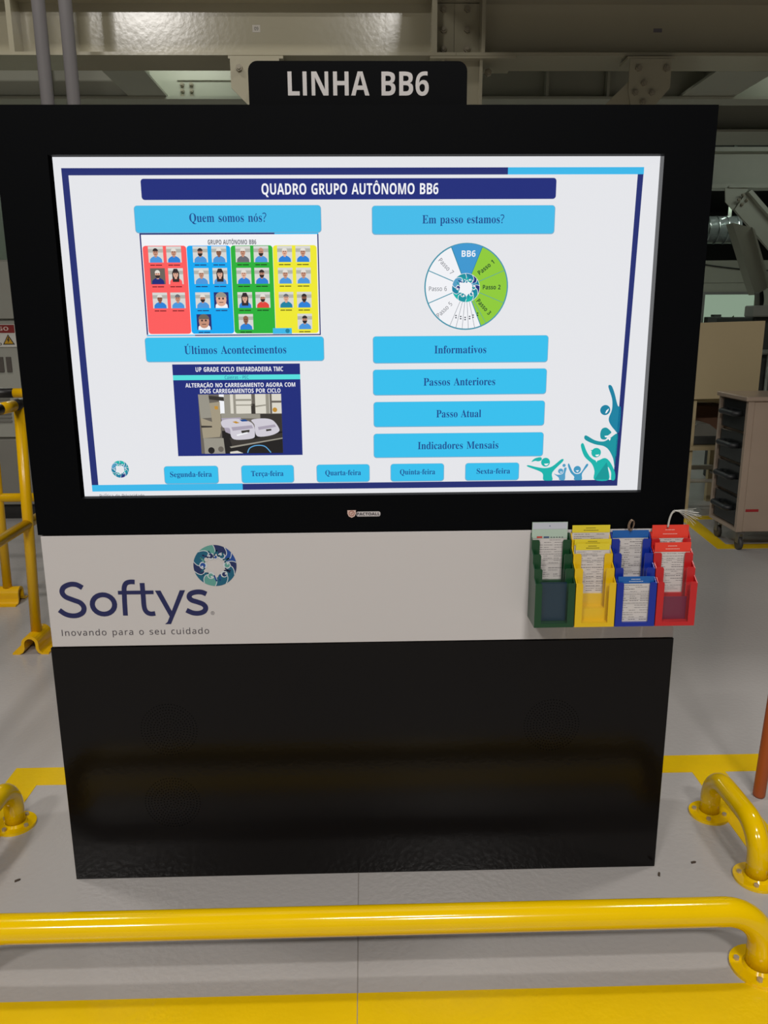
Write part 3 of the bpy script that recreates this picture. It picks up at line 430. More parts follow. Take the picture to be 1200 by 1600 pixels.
marking('trolley_bay_stripe', [[(2.035, 2.71), (4.2, 2.74), (4.2, 2.83), (2.125, 2.80), (2.19, 3.40), (4.2, 3.43), (4.2, 3.52), (2.10, 3.49)]])
marking('expansion_joint', [R4(-0.0240, -0.0222, -0.9, 0.0)], mat('joint_sealant', (140, 134, 128), 0.7), 0.0016)
struct('wall_back', MB().box(-10, 10, 14, 14.2, 0, 7.5), M_DARKWALL)
struct('wall_left', MB().box(-10.2, -10, -9, 14, 0, 7.5), M_WALL)
struct('wall_right', MB().box(10, 10.2, -9, 14, 0, 7.5), M_WALL)
struct('wall_front', MB().box(-10, 10, -9.2, -9, 0, 7.5), M_WALL)
struct('ceiling', MB().box(-10, 10, -9, 14, 7.5, 7.6), M_CEIL)
deck = MB().box(-10, 10, 3.06, 14, 3.2, 3.3)
struct('ceiling_mezzanine', deck, mat('deck_sheet', (60, 62, 58), 0.8))
struct('unseen_shade_slab', MB().box(0.25, 9.9, 1.0, 3.06, 3.0, 3.08), mat('deck_sheet', (60, 62, 58), 0.8))  # unseen slab added to keep the beam right of the splice in shade
struct('wall_partition', MB().box(-5.2, -2.75, 6.6, 6.7, 0, 3.0), mat('pale_partition', (190, 205, 190), 0.6))
# office partition with a lit window, far right
M_OFF = mat('office_panel', (176, 176, 160), 0.6)
off = MB()
off.box(4.9, 5.285, 11.0, 11.08, 0, 1.66); off.box(6.10, 7.6, 11.0, 11.08, 0, 1.66); off.box(5.285, 6.10, 11.0, 11.08, 0, 1.16)
off.box(4.9, 7.6, 11.0, 11.08, 1.66, 1.806); off.box(4.9, 7.6, 11.0, 11.08, 1.812, 2.14)
off.box(4.9, 7.6, 11.02, 11.08, 1.8, 1.82)
struct('wall_office', off, M_OFF)
wn = MB(); wn.box(5.24, 6.14, 10.97, 11.0, 1.635, 1.675); wn.box(5.24, 5.29, 10.97, 11.0, 1.12, 1.635); wn.box(6.09, 6.14, 10.97, 11.0, 1.12, 1.635); wn.box(5.29, 6.09, 10.97, 11.0, 1.12, 1.16)
win = struct('window_1', wn, mat('window_alu', (150, 150, 145), 0.4, 0.3))
MB().box(5.29, 6.09, 11.03, 11.04, 1.16, 1.635).build('lit_pane', glow((150, 172, 150), 0.75, 'lit_office_window'), win)

# ------------------------------------------------------------------ mezzanine steelwork
M_CREAM = mat('cream_steel_paint', (174, 168, 145), 0.17, var=0.05, scale=3, bump=0.03, bscale=40)
M_DULL = mat('grey_green_steel_paint', (164, 165, 148), 0.5, var=0.06, scale=3)
M_BOLT = mat('painted_bolt', (150, 142, 122), 0.45)
def bolt(parent, x, y, z, r=0.017, d=0.014, m=None):
    mb = MB(); P = [(x + r * math.cos(PI / 3 * k + 0.3), z + r * math.sin(PI / 3 * k + 0.3)) for k in range(6)]
    mb.prism(P, 'y', y - d, y); mb.cyl((x, y - d * 1.5, z), (x, y - d * 0.9, z), r * 0.55, 8)
    return mb.build('bolt', m or M_BOLT, parent)
def beam_x(name, x0, x1, yw, z0, z1, fw, label, m, group=None, ft=0.015):
    t = thing(name, ((x0 + x1) / 2, yw, z0), label, 'steel beam', group)
    MB().box(x0, x1, yw - 0.007, yw + 0.007, z0 + ft, z1 - ft).build('web', m, t)
    MB().box(x0, x1, yw - fw / 2, yw + fw / 2, z0, z0 + ft).build('bottom_flange', m, t)
    MB().box(x0, x1, yw - fw / 2, yw + fw / 2, z1 - ft, z1).build('top_flange', m, t)
    return t
bl = beam_x('steel_beam', -9.9, 0.4925, 2.93, 2.60, 2.89, 0.26, 'long cream steel beam left of the bolted splice, glossy, numbered 09', M_CREAM)
br = beam_x('steel_beam', 0.4935, 9.9, 2.93, 2.60, 2.89, 0.26, 'dark shaded beam running right from the bolted splice above the sign', M_CREAM)
MB().box(-1.747, -1.722, 2.802, 2.923, 2.615, 2.875).build('stiffener', M_CREAM, bl)
MB().box(0.37, 0.396, 2.802, 2.923, 2.615, 2.875).build('stiffener', M_CREAM, bl)
MB().box(0.396, 0.4920, 2.908, 2.923, 2.63, 2.872).build('splice_plate', M_CREAM, bl)
MB().box(0.4940, 0.622, 2.908, 2.923, 2.63, 2.872).build('splice_plate', M_CREAM, br)
MB().box(0.622, 0.640, 2.802, 2.923, 2.615, 2.875).build('stiffener', M_CREAM, br)
for z in (2.845, 2.75, 2.66):
    bolt(bl, 0.436, 2.908, z); bolt(br, 0.560, 2.908, z)
lb = MB(); lb.box(-0.546, -0.506, 2.9215, 2.923, 2.742, 2.776, 0); text(lb, 'R', '09', -0.536, -0.516, 2.751, 0.016, 2.921, 1)
lb.build('number_label', [mat('paper_white', (205, 200, 190), 0.6), mat('ink_black', (30, 28, 28), 0.6)], bl)
MB().box(1.535, 1.58, 2.9215, 2.923, 2.746, 2.764).build('number_label', mat('dim_label', (110, 105, 110), 0.6), br)

# column under the splice, gussets and knee braces (mostly behind the kiosk)
t = thing('steel_column', (0.526, 2.93, 0), 'cream steel column rising behind the sign to the splice', 'column')
MB().box(0.42, 0.435, 2.82, 3.04, 0, 2.59).build('flange', M_CREAM, t)
MB().box(0.617, 0.632, 2.82, 3.04, 0, 2.59).build('flange', M_CREAM, t)
MB().box(0.435, 0.617, 2.86, 2.872, 0, 2.59).build('web', M_CREAM, t)
MB().box(0.36, 0.80, 2.802, 3.058, 2.588, 2.5995).build('cap_plate', M_CREAM, t)
for x in (0.675,): bolt(t, x, 2.93, 2.555, 0.02)
def knee(label, xg0, xg1, sgn, ybolt):
    """gusset plate under the beam with a brace running down to the column"""
    k = thing('knee_brace', ((xg0 + xg1) / 2, 2.77, 1.6), label, 'brace')
    xm = (xg0 + xg1) / 2
    if sgn < 0: P = [(xg0, 2.43), (xg0, 2.575), (xg1, 2.575), (xg1, 2.44), (xm + 0.02, 2.34), (xg0 + 0.02, 2.34)]
    else: P = [(xg1, 2.43), (xg1, 2.575), (xg0, 2.575), (xg0, 2.44), (xm - 0.02, 2.34), (xg1 - 0.02, 2.34)]
    MB().prism(P, 'y', 2.76, 2.77).build('gusset_plate', M_CREAM, k)
    MB().box(xg0 - 0.01, xg1 + 0.02, 2.765, 2.90, 2.575, 2.588).build('cleat', M_CREAM, k)
    d = Vector((-0.75, -0.72)) if sgn < 0 else Vector((0.85, -0.75)); d.normalize(); nrm = Vector((-d.y, d.x))
    a = Vector((xm, 2.47)); b = Vector((0.60 if sgn < 0 else 0.45, 0)); L = (b.x - a.x) / d.x; b = a + d * L
    h = 0.075
    MB().prism([tuple(a + nrm * h), tuple(b + nrm * h), tuple(b - nrm * h), tuple(a - nrm * h)], 'y', 2.772, 2.80).build('diagonal', M_CREAM, k)
    for (bx, bz) in ((xg0 + 0.045, 2.53), (xg1 - 0.025, 2.53)): bolt(k, bx, 2.76, bz, 0.017)
    for (u, v) in ((0.0, 0.0), (-0.042, -0.045), (0.043, -0.045), (0.0, -0.09)): bolt(k, xm + u - 0.03 * (1 if sgn < 0 else -1), 2.76, 2.462 + v, 0.016)
    return k
knee('knee brace right of the sign with bolted gusset and diagonal going down left', 1.372, 1.585, -1, True)
knee('knee brace with bolted gusset half hidden by the left end of the sign', -0.645, -0.40, 1, True)

# secondary beams running away from the viewer
def beam_y(xc, fw, y0, y1, z0, z1, label):
    t = thing('cross_beam', (xc, (y0 + y1) / 2, z0), label, 'steel beam')
    MB().box(xc - 0.006, xc + 0.006, y0, y1, z0 + 0.014, z1).build('web', M_DULL, t)
    MB().box(xc - fw / 2, xc + fw / 2, y0, y1, z0, z0 + 0.014).build('bottom_flange', M_DULL, t)
    return t
cb = beam_y(-1.262, 0.225, 3.07, 13.9, 2.602, 3.19, 'cross beam running away at left, beside the two conduits')
beam_y(2.11, 0.33, 3.07, 13.9, 2.602, 3.19, 'cross beam running away above the kiosk top right corner')
b2 = beam_x('rear_beam', -9.9, 9.9, 3.64, 2.585, 3.19, 0.15, 'second beam back, seen under the front beam, with thin stiffeners', M_DULL)
MB().box(-1.093, -0.76, 3.624, 3.633, 2.702, 2.708).build('ledge_plate', M_DULL, b2)
for x in (-1.84, 1.13, 1.50, 2.95, 3.35):
    MB().box(x - 0.008, x + 0.008, 3.57, 3.633, 2.60, 3.17).build('stiffener', M_DULL, b2)
for x in (-1.065, -1.01):
    for z in (2.68, 2.645, 2.612): bolt(b2, x, 3.633, z, 0.013)
beam_x('rear_beam', -9.9, 9.9, 4.74, 2.60, 3.15, 0.46, 'third beam back, showing right of the kiosk top corner', M_DULL)
b4 = beam_x('rear_beam', -9.9, 9.9, 7.0, 2.575, 2.96, 0.2, 'fourth and farthest beam, pale, with a bolted brace hanging at right', mat('pale_steel_paint', (176, 178, 162), 0.5), ft=0.04)
k = thing('knee_brace', (3.82, 6.9, 1.9), 'far knee brace hanging from the farthest beam, sloping down to the right', 'brace')
M_PALE = MATS['pale_steel_paint']
MB().prism([(3.70, 2.574), (3.935, 2.574), (3.935, 2.46), (3.80, 2.36), (3.715, 2.44)], 'y', 6.90, 6.915).build('gusset_plate', M_PALE, k)
MB().prism([(3.80, 2.36), (3.90, 2.52), (4.82, 1.62), (4.72, 1.46)], 'y', 6.86, 6.90).build('diagonal', M_PALE, k)
MB().prism([(3.90, 2.52), (3.93, 2.545), (4.85, 1.645), (4.82, 1.62)], 'y', 6.80, 6.90).build('flange', M_PALE, k)
MB().box(3.73, 3.98, 6.88, 7.0, 2.574, 2.59).build('cleat', M_PALE, k)
for (x, z) in ((3.868, 2.50), (3.83, 2.455), (3.91, 2.45), (3.865, 2.41)): bolt(k, x, 6.86, z, 0.018, 0.02)

# two conduits at the left
M_COND = mat('grey_conduit', (140, 137, 138), 0.4, 0.0)
for x, lab in ((-1.497, 'left one of the two grey vertical conduits behind the kiosk'), (-1.372, 'right one of the two grey vertical conduits behind the kiosk')):
    o = MB().cyl((x, 2.56, 0.0), (x, 2.56, 7.5), 0.031, 24).build('conduit_pipe', M_COND, None, (x, 2.56, 0))
    tag(o, lab, 'pipe', 'grey conduits')

# ------------------------------------------------------------------ far background, right of the kiosk
M_DUCT = mat('galvanised_duct', (160, 168, 164), 0.22, 0.9)
t = thing('air_duct', (3.6, 8.0, 2.13), 'round galvanised air duct with ring seams, right of the kiosk', 'duct')
MB().cyl((2.4, 8.0, 2.28), (4.35, 8.0, 2.28), 0.15, 32).build('pipe', M_DUCT, t)
for x in (3.98, 4.09, 4.2, 4.31, 3.86): 
    MB().tube([(x, 8.0 + 0.153 * math.cos(a * PI / 12), 2.28 + 0.153 * math.sin(a * PI / 12)) for a in range(24)], 0.005, 6, closed=True).build('ring_seam', M_DUCT, t)
for x in (2.8, 4.25): MB().box(x - 0.02, x + 0.02, 7.99, 8.01, 2.425, 3.2).build('hanger_strap', M_DUCT, t)
t = thing('hoist_boom', (3.62, 6.0, 1.3), 'grey tapering boom slanting down in front of the office window', 'boom')
MB().prism([(3.41, 2.14), (3.585, 2.10), (3.80, 1.56), (3.69, 1.50), (3.64, 1.60)], 'y', 6.0, 6.14).build('arm', M_DULL, t)
MB().prism([(3.585, 2.10), (3.61, 2.08), (3.82, 1.57), (3.80, 1.56)], 'y', 5.98, 6.14).build('edge_plate', M_DULL, t)
MB().tube(crom([(3.74, 6.05, 1.55), (3.76, 6.05, 1.42), (3.70, 6.05, 1.28), (3.66, 6.05, 1.12), (3.62, 6.05, 0.6), (3.6, 6.05, 0.05)], 6), 0.035, 12).build('hose', mat('black_rubber', (26, 28, 30), 0.5), t)
MB().tube(crom([(3.70, 6.0, 1.52), (3.70, 5.98, 1.38), (3.64, 5.98, 1.22), (3.60, 5.98, 0.9), (3.58, 5.98, 0.05)], 6), 0.022, 12).build('hose', mat('grey_hose', (120, 120, 110), 0.5), t)
o = MB().tube(crom([(5.0, 10.96, 2.12), (5.3, 10.96, 2.07), (5.7, 10.96, 2.02), (6.1, 10.96, 1.99), (6.8, 10.96, 2.0)], 6), 0.008, 6).build('cable', MATS['black_rubber'], None, (5.0, 10.96, 2.12))
tag(o, 'thin dark cable sagging across the pale office wall above the window', 'cable')
# goods on the ledge of the office window
M_GREYBOX = mat('dark_grey_box', (74, 76, 72), 0.7)
t = thing('ledge_shelf', (5.7, 10.8, 1.14), 'narrow ledge under the office window carrying small goods', 'ledge')
MB().box(5.24, 6.14, 10.72, 10.965, 1.13, 1.15).build('board', M_OFF, t)
for x in (5.4, 6.0): MB().prism([(10.74, 1.13), (10.965, 1.13), (10.965, 1.0)], 'x', x, x + 0.02).build('bracket', M_OFF, t)
for (x0, x1, z0, z1, nm, lab, cat) in ((5.27, 5.5, 1.15, 1.30, 'carton', 'dark carton at the left end of the office window ledge', 'box'),
        (5.37, 5.48, 1.301, 1.335, 'carton', 'flat small carton lying on the dark carton at the window', 'box'),
        (5.52, 5.64, 1.15, 1.25, 'carton', 'small dark carton second from left on the window ledge', 'box'),
        (5.76, 5.95, 1.15, 1.185, 'tray', 'low dark tray on the right part of the window ledge', 'tray')):
    tag(MB().bbox(x0, x1, 10.76, 10.9, z0, z1, 0.006).build(nm, M_GREYBOX, None, ((x0 + x1) / 2, 10.83, z0)), lab, cat)
t = thing('potted_plant', (5.68, 10.83, 1.15), 'tiny green potted plant on the office window ledge', 'plant')
MB().tube([(5.68, 10.83, 1.15), (5.68, 10.83, 1.21)], [0.025, 0.035], 12).build('pot', mat('pot_white', (170, 170, 160), 0.5), t)
MB().tube([(5.68, 10.83, 1.212), (5.68, 10.83, 1.24), (5.69, 10.83, 1.29), (5.70, 10.83, 1.32)], [0.03, 0.04, 0.02, 0.002], 8).build('leaves', mat('leaf', (80, 100, 50), 0.6), t)

# tall machine frame at the right margin
t = thing('packing_machine', (3.05, 4.4, 0), 'dark machine with a grey tube frame behind the steel trolley at the right edge', 'machine')
MB().bbox(2.86, 3.7, 4.25, 4.9, 0.0, 1.30, 0.01).build('housing', mat('dark_machine', (52, 56, 52), 0.5), t)
M_TUBE = mat('grey_tube', (130, 134, 126), 0.35, 0.4)
MB().tube(bend([(2.88, 4.2, 0.0), (2.88, 4.2, 1.05), (3.5, 4.2, 1.05), (3.5, 4.2, 0.0)], 0.05), 0.02, 12).build('tube_frame', M_TUBE, t)
MB().cyl((2.97, 4.2, 0.0), (2.97, 4.2, 1.03), 0.014, 10).build('upright', M_TUBE, t)
MB().bbox(2.80, 3.5, 4.15, 4.3, 1.30, 1.38, 0.008).build('control_box', mat('grey_machine_box', (125, 128, 120), 0.5), t)

# beige workstation with a shelf
M_BEIGE = mat('beige_board', (176, 160, 124), 0.6, var=0.05, scale=2.5)
t = thing('workstation', (2.32, 3.5, 0), 'beige workstation with a tall blank back board and shelf behind the trolley', 'workstation')
MB().prism([(2.097, 0.792), (2.52, 0.80), (2.52, 1.277), (2.097, 1.267)], 'y', 3.40, 3.425).build('back_board', M_BEIGE, t)
for x in (2.10, 2.48):
    MB().box(x, x + 0.042, 3.426, 3.468, 0.0, 1.2).build('post', M_BEIGE, t)
    MB().box(x, x + 0.042, 3.93, 3.97, 0.0, 0.80).build('post', M_BEIGE, t)
MB().box(2.10, 2.522, 3.47, 3.97, 0.765, 0.79).build('worktop', M_BEIGE, t)
MB().box(2.10, 2.522, 3.40, 3.97, 0.462, 0.488).build('shelf', M_BEIGE, t)
MB().tube(bend([(2.12, 3.95, 0.22), (2.12, 3.6, 0.22), (2.5, 3.6, 0.22), (2.5, 3.95, 0.22)], 0.06), 0.013, 10).build('foot_rail', mat('white_tube', (180, 178, 168), 0.4), t)
MB().box(2.14, 2.50, 3.9, 3.94, 0.24, 0.27).build('stretcher', mat('white_tube', (180, 178, 168), 0.4), t)
t = thing('tool_case', (2.24, 3.56, 0.489), 'grey case with a darker base lying on the beige shelf', 'case')
MB().bbox(2.145, 2.32, 3.46, 3.66, 0.489, 0.545, 0.006).build('base', mat('case_dark', (62, 64, 62), 0.6), t)
MB().prism([(2.14, 0.546), (2.325, 0.546), (2.31, 0.58), (2.25, 0.625), (2.17, 0.63), (2.145, 0.60)], 'y', 3.46, 3.66).build('lid', mat('case_grey', (120, 120, 112), 0.6), t)
o = MB().bbox(2.25, 2.46, 3.70, 3.90, 0.489, 0.72, 0.005).build('cardboard_box', mat('brown_cardboard', (96, 66, 48), 0.8), None, (2.355, 3.8, 0.489))
tag(o, 'brown cardboard box behind the grey case on the beige shelf', 'box')

# stainless drawer trolley
M_STEEL = mat('brushed_stainless', (184, 164, 146), 0.3, 0.45, var=0.1, scale=5)
t = thing('drawer_trolley', (2.45, 2.84, 0), 'stainless drawer trolley on castors at the right, black handles on its left side', 'trolley')
body = MB(); body.bbox(2.14, 2.95, 2.655, 3.02, 0.115, 0.85, 0.004)
body.box(2.105, 2.139, 2.655, 2.68, 0.115, 0.85); body.box(2.105, 2.139, 2.995, 3.02, 0.115, 0.85)
body.box(2.105, 2.139, 2.68, 2.995, 0.115, 0.135)
body.build('cabinet_body', M_STEEL, t)
MB().bbox(2.09, 2.96, 2.645, 3.03, 0.852, 0.878, 0.005).build('top', M_STEEL, t)
for i, z in enumerate((0.14, 0.32, 0.5, 0.68)):
    d = MB().bbox(2.115, 2.139, 2.685, 2.99, z, z + 0.165, 0.004).build('drawer', mat('drawer_dark', (44, 46, 46), 0.18, 0.5), t)
    h = MB(); pth = bend([(2.114, 2.75, z + 0.095), (2.075, 2.75, z + 0.095), (2.075, 2.93, z + 0.095), (2.114, 2.93, z + 0.095)], 0.02)
    h.tube(pth, 0.016, 10).build('handle', mat('black_rubber', (26, 28, 30), 0.5), d)
MB().box(2.148, 2.222, 2.6535, 2.6545, 0.232, 0.247).build('red_label', mat('label_red', (150, 30, 34), 0.5), t)
for (x, y) in ((2.15, 2.70), (2.15, 2.98), (2.88, 2.70), (2.88, 2.98)):
    c = MB(); c.box(x - 0.02, x + 0.02, y - 0.02, y + 0.02, 0.095, 0.114); c.box(x - 0.015, x - 0.011, y - 0.018, y + 0.018, 0.04, 0.096); c.box(x + 0.011, x + 0.015, y - 0.018, y + 0.018, 0.04, 0.096)
    cc = c.build('castor', mat('castor_steel', (130, 128, 124), 0.35, 0.7), t)
    MB().cyl((x - 0.01, y, 0.036), (x + 0.01, y, 0.036), 0.036, 18).build('wheel', mat('wheel_grey', (70, 68, 66), 0.6), cc)

# orange pole at the right margin (leaning)
o = MB().tube([(1.094, 0.282, 0.0), (1.0945, 0.282, 0.006), (1.135, 0.30, 0.8)], [0.014, 0.0165, 0.0165], 20).build('leaning_pole', mat('orange_brown_wood', (164, 78, 30), 0.5), None, (1.094, 0.282, 0))
tag(o, 'orange brown round pole leaning at the right edge of the photo', 'pole')

# ------------------------------------------------------------------ left background: electric cabinet and guard rails
M_CAB = mat('grey_cabinet_paint', (150, 150, 140), 0.5, var=0.04, scale=2)
t = thing('electric_cabinet', (-2.5, 3.9, 0), 'tall grey electric cabinet with a danger sign left of the kiosk', 'cabinet')
MB().bbox(-3.3, -1.95, 3.645, 4.3, 0.10, 1.68, 0.006).build('housing', M_CAB, t)
MB().box(-3.28, -1.97, 3.66, 4.28, 0, 0.10).build('plinth', mat('black_plinth', (34, 33, 33), 0.6), t)
MB().bbox(-3.28, -1.97, 3.62, 3.644, 1.318, 1.67, 0.004).build('upper_door', M_CAB, t)
dd = MB().bbox(-3.28, -1.97, 3.62, 3.644, 0.56, 1.306, 0.004).build('middle_door', M_CAB, t)
MB().bbox(-3.28, -1.97, 3.62, 3.644, 0.105, 0.545, 0.004).build('lower_door', mat('cabinet_lower', (120, 118, 110), 0.5), t)
for (x0, x1) in ((-2.42, -2.312), (-2.294, -2.262)):
    MB().box(x0, x1, 3.612, 3.6195, 0.985, 1.08).build('vent_window', mat('vent_dark', (78, 72, 66), 0.5), dd)
lv = MB()
for i in range(8): lv.box(-2.62, -2.30, 3.613, 3.6195, 0.66 + i * 0.024, 0.672 + i * 0.024)
lv.build('louvre', mat('louvre_grey', (110, 108, 100), 0.5), dd)
sg = MB(); Y0 = 3.612
sg.box(-2.47, -2.215, 3.614, 3.6195, 1.143, 1.285, 0); sg.rect(-2.467, -2.218, 1.231, 1.281, Y0, 1)
text(sg, 'B', 'PERIGO', -2.42, -2.255, 1.245, 0.024, Y0 - .001, 2)
for i, s in enumerate(('RISCO DE', 'CHOQUE', 'ELÉTRICO')):
    text(sg, 'B', s, -2.425 if i != 1 else -2.40, -2.322 if i != 2 else -2.308, 1.206 - 0.026 * i, 0.015, Y0, 3)
sg.flat([[(-2.30, 1.158), (-2.225, 1.158), (-2.2625, 1.222)]], Y0, 3); sg.flat([[(-2.291, 1.163), (-2.234, 1.163), (-2.2625, 1.212)]], Y0 - .001, 4)
sg.flat([[(-2.262, 1.205), (-2.272, 1.184), (-2.264, 1.184), (-2.268, 1.167), (-2.253, 1.190), (-2.261, 1.190), (-2.256, 1.205)]], Y0 - .002, 3)
sg.build('danger_sign', [mat('sign_white', (205, 203, 195), 0.5), mat('sign_red', (130, 26, 22), 0.5), mat('sign_letter', (215, 190, 180), 0.5), mat('ink_black', (30, 28, 28), 0.6), mat('sign_yellow', (196, 150, 20), 0.5)], t)

M_RAIL = mat('yellow_rail_paint', (232, 180, 4), 0.25, var=0.04, scale=10)
M_BLACKTAPE = mat('black_tape', (24, 22, 22), 0.4)
def omega(parent, x, y, along, L, name='foot_clamp'):
    """omega shaped saddle foot, profile across, extruded along 'x' or 'y'"""
    P = []; ro, ri, top = 0.034, 0.022, 0.078
    outer = [(-0.072, 0), (-0.072, 0.007), (-0.046, 0.007), (-0.038, 0.014), (-ro, 0.026)] + [(-ro * math.cos(a * PI / 10), top - ro + ro * math.sin(a * PI / 10)) for a in range(11)] + [(ro, 0.026), (0.038, 0.014), (0.046, 0.007), (0.072, 0.007), (0.072, 0)]
    inner = [(0.044, 0), (0.030, 0.008), (ri, 0.024)] + [(ri * math.cos(a * PI / 10), top - 0.012 - ri + ri * math.sin(a * PI / 10)) for a in range(11)] + [(-ri, 0.024), (-0.030, 0.008), (-0.044, 0)]
    prof = outer + inner
    mb = MB()
    if along == 'y': mb.prism([(p[0] + x, p[1]) for p in prof], 'y', y - L / 2, y + L / 2)
    else: mb.prism([(p[0] + y, p[1]) for p in prof], 'x', x - L / 2, x + L / 2)
    return mb.build(name, M_RAIL, parent)
def striped(parent, a, b, r, n, first):
    for i in range(n):
        p = Vector(a).lerp(Vector(b), i / n); q = Vector(a).lerp(Vector(b), (i + 1) / n)
        k = (i + first) % 2
        MB().tube([p, q], r, 20).build('top_rail', M_BLACKTAPE if k else M_RAIL, parent)['label'] = 'black striped section of the top rail' if k else 'yellow section of the top rail'
t = thing('guard_rail', (-1.33, 0.8, 0), 'nearer yellow guard rail running along beside the kiosk, black striped top', 'guard rail', 'yellow guard rails')
for y in (1.42, -0.05):
    MB().cyl((-1.345, y, 0.074), (-1.312, y, 0.985), 0.0205, 20).build('post', M_RAIL, t); omega(t, -1.347, y, 'y', 0.14)
striped(t, (-1.312, -0.62, 0.995), (-1.312, 1.60, 0.995), 0.0215, 19, 0)
MB().tube([(-1.33, -0.62, 0.525), (-1.33, 1.60, 0.525)], 0.0205, 20).build('middle_rail', M_RAIL, t)
t = thing('guard_rail', (-2.3, 1.98, 0), 'farther yellow guard rail crossing behind, nearest its omega foot at the left edge', 'guard rail', 'yellow guard rails')
for x in (-1.70, -3.2):
    MB().cyl((x, 1.98, 0.074), (x + 0.02, 1.98, 0.98), 0.0205, 20).build('post', M_RAIL, t); omega(t, x - 0.01, 1.98, 'x', 0.14)
striped(t, (-1.40, 1.98, 0.99), (-3.56, 1.98, 0.99), 0.0215, 13, 0)
MB().tube([(-1.40, 1.98, 0.51), (-3.56, 1.98, 0.51)], 0.0205, 20).build('middle_rail', M_RAIL, t)

# ------------------------------------------------------------------ low yellow barriers round the kiosk
M_LOW = mat('glossy_yellow_paint', (236, 194, 2), 0.12, var=0.04, scale=12)
M_SBOLT = mat('steel_bolt', (190, 180, 165), 0.35, 0.5)
def low_barrier(label, A, B, h, rb, rt=0.0255, R=0.052):
    A = Vector(A); B = Vector(B); mid = (A + B) / 2
    t = thing('low_barrier', (mid.x, mid.y, 0), label, 'barrier', 'low yellow tube barriers')
    up = Vector((0, 0, 1))
    MB().tube(bend([A + up * 0.006, A + up * h, B + up * h, B + up * 0.006], rb, 12), rt, 28).build('tube', M_LOW, t)
    for P in (A, B):
        mb = MB()
        mb.prism([(P.x + R * math.cos(2 * PI * k / 36), P.y + R * math.sin(2 * PI * k / 36)) for k in range(36)], 'z', 0.0, 0.007)
        mb.tube([P + up * 0.0065, P + up * 0.013], [rt + 0.006, rt + 0.0003], 24, caps=False)
        bp = mb.build('base_plate', M_LOW, t)
        for k in range(4):
            a = PI / 4 + PI / 2 * k + 0.35; c = P + Vector((math.cos(a), math.sin(a), 0)) * (R - 0.0145)
            MB().prism([(c.x + 0.006 * math.cos(PI / 3 * j), c.y + 0.006 * math.sin(PI / 3 * j)) for j in range(6)], 'z', 0.007, 0.0125).build('bolt', M_SBOLT, bp)
    return t
low_barrier('long low yellow tube barrier across the front of the kiosk', (-0.815, -0.318, 0), (0.803, -0.318, 0), 0.138, 0.085, 0.0282, 0.058)
low_barrier('short low yellow tube barrier on the floor right of the kiosk', (0.921, 0.205, 0), (0.925, -0.052, 0), 0.128, 0.075)
low_barrier('short low yellow tube barrier on the floor left of the kiosk', (-0.936, 0.222, 0), (-0.94, -0.04, 0), 0.128, 0.075)
for (x, y, rot) in ((-0.84, 0.0, 0.6), (0.70, -0.03, 1.2), (0.80, 0.01, 0.2)):
    c, s = math.cos(rot), math.sin(rot); a, b = 0.007, 0.0025
    o = MB().prism([(x + u * c - v * s, y + u * s + v * c) for u, v in ((-a, -b), (a * .6, -b), (a, 0), (a * .5, b), (-a * .8, b))], 'z', 0, 0.003).build('debris_chip', mat('dark_chip', (70, 58, 48), 0.7), None, (x, y, 0))
    tag(o, {-0.84: 'small dark chip on the floor left of the kiosk foot', 0.70: 'tiny dark speck on the floor at the kiosk right foot', 0.80: 'dark crumb on the floor between kiosk and right barrier'}[x], 'debris')

# ------------------------------------------------------------------ the kiosk
M_BLK = mat('black_satin_cabinet', (6, 7, 9), 0.5, var=0.03, scale=2, spec=0.05)
M_BLKG = mat('black_gloss_cabinet', (11, 9, 9), 0.16, var=0.03, scale=2, bump=0.02, bscale=90, spec=0.22)
M_WHITE = mat('white_panel', (200, 196, 194), 0.5, var=0.015, scale=2)
M_JAMB = mat('black_gloss_jamb', (16, 15, 16), 0.12)
kiosk = thing('display_kiosk', (0, 0.15, 0), 'tall black information kiosk with a lit screen, white logo band and black base', 'kiosk')
MB().bbox(-0.7, 0.7, 0.0305, 0.30, 0.0, 1.704, 0.002).build('cabinet', M_BLK, kiosk)
bz = MB()
X0, X1, Z0, Z1 = -0.601, 0.601, 0.936, 1.6158
bz.box(-0.7, X0, 0, 0.03, 0.8565, 1.7045); bz.box(X1, 0.7, 0, 0.03, 0.8565, 1.7045)
bz.box(X0, X1, 0, 0.03, 0.8565, Z0); bz.box(X0, X1, 0, 0.03, Z1, 1.7045)
bz.build('bezel', M_BLK, kiosk)
for xa in (X1 - 0.0006, X0): MB().box(xa, xa + 0.0006, 0.0008, 0.0298, Z0, Z1).build('bezel_lip', M_JAMB if xa > 0 else mat('black_felt_edge', (5, 5, 5), 0.95, spec=0.0), kiosk)
MB().bbox(-0.6955, 0.6975, 0.0, 0.03, 0.5985, 0.8535, 0.001).build('white_band', M_WHITE, kiosk)
lowp = MB().bbox(-0.7, 0.7, 0.0, 0.03, 0.0, 0.5965, 0.001).build('lower_panel', M_BLKG, kiosk)
M_HOLE = mat('speaker_hole', (2, 2, 2), 0.95, spec=0.0)
for (x, z) in ((-0.452, 0.391), (-0.456, 0.203), (0.430, 0.385)):
    mb = MB()
    for k in range(9):
        r = 0.006 + 0.0072 * k; n = max(5, int(2 * PI * r / 0.0068))
        for i in range(n):
            a = 2 * PI * i / n + k * 0.3; mb.disc(x + r * math.cos(a), z + r * math.sin(a), 0.0011, -0.0003, 0, 6)
    mb.build('speaker_grille', M_HOLE, lowp)
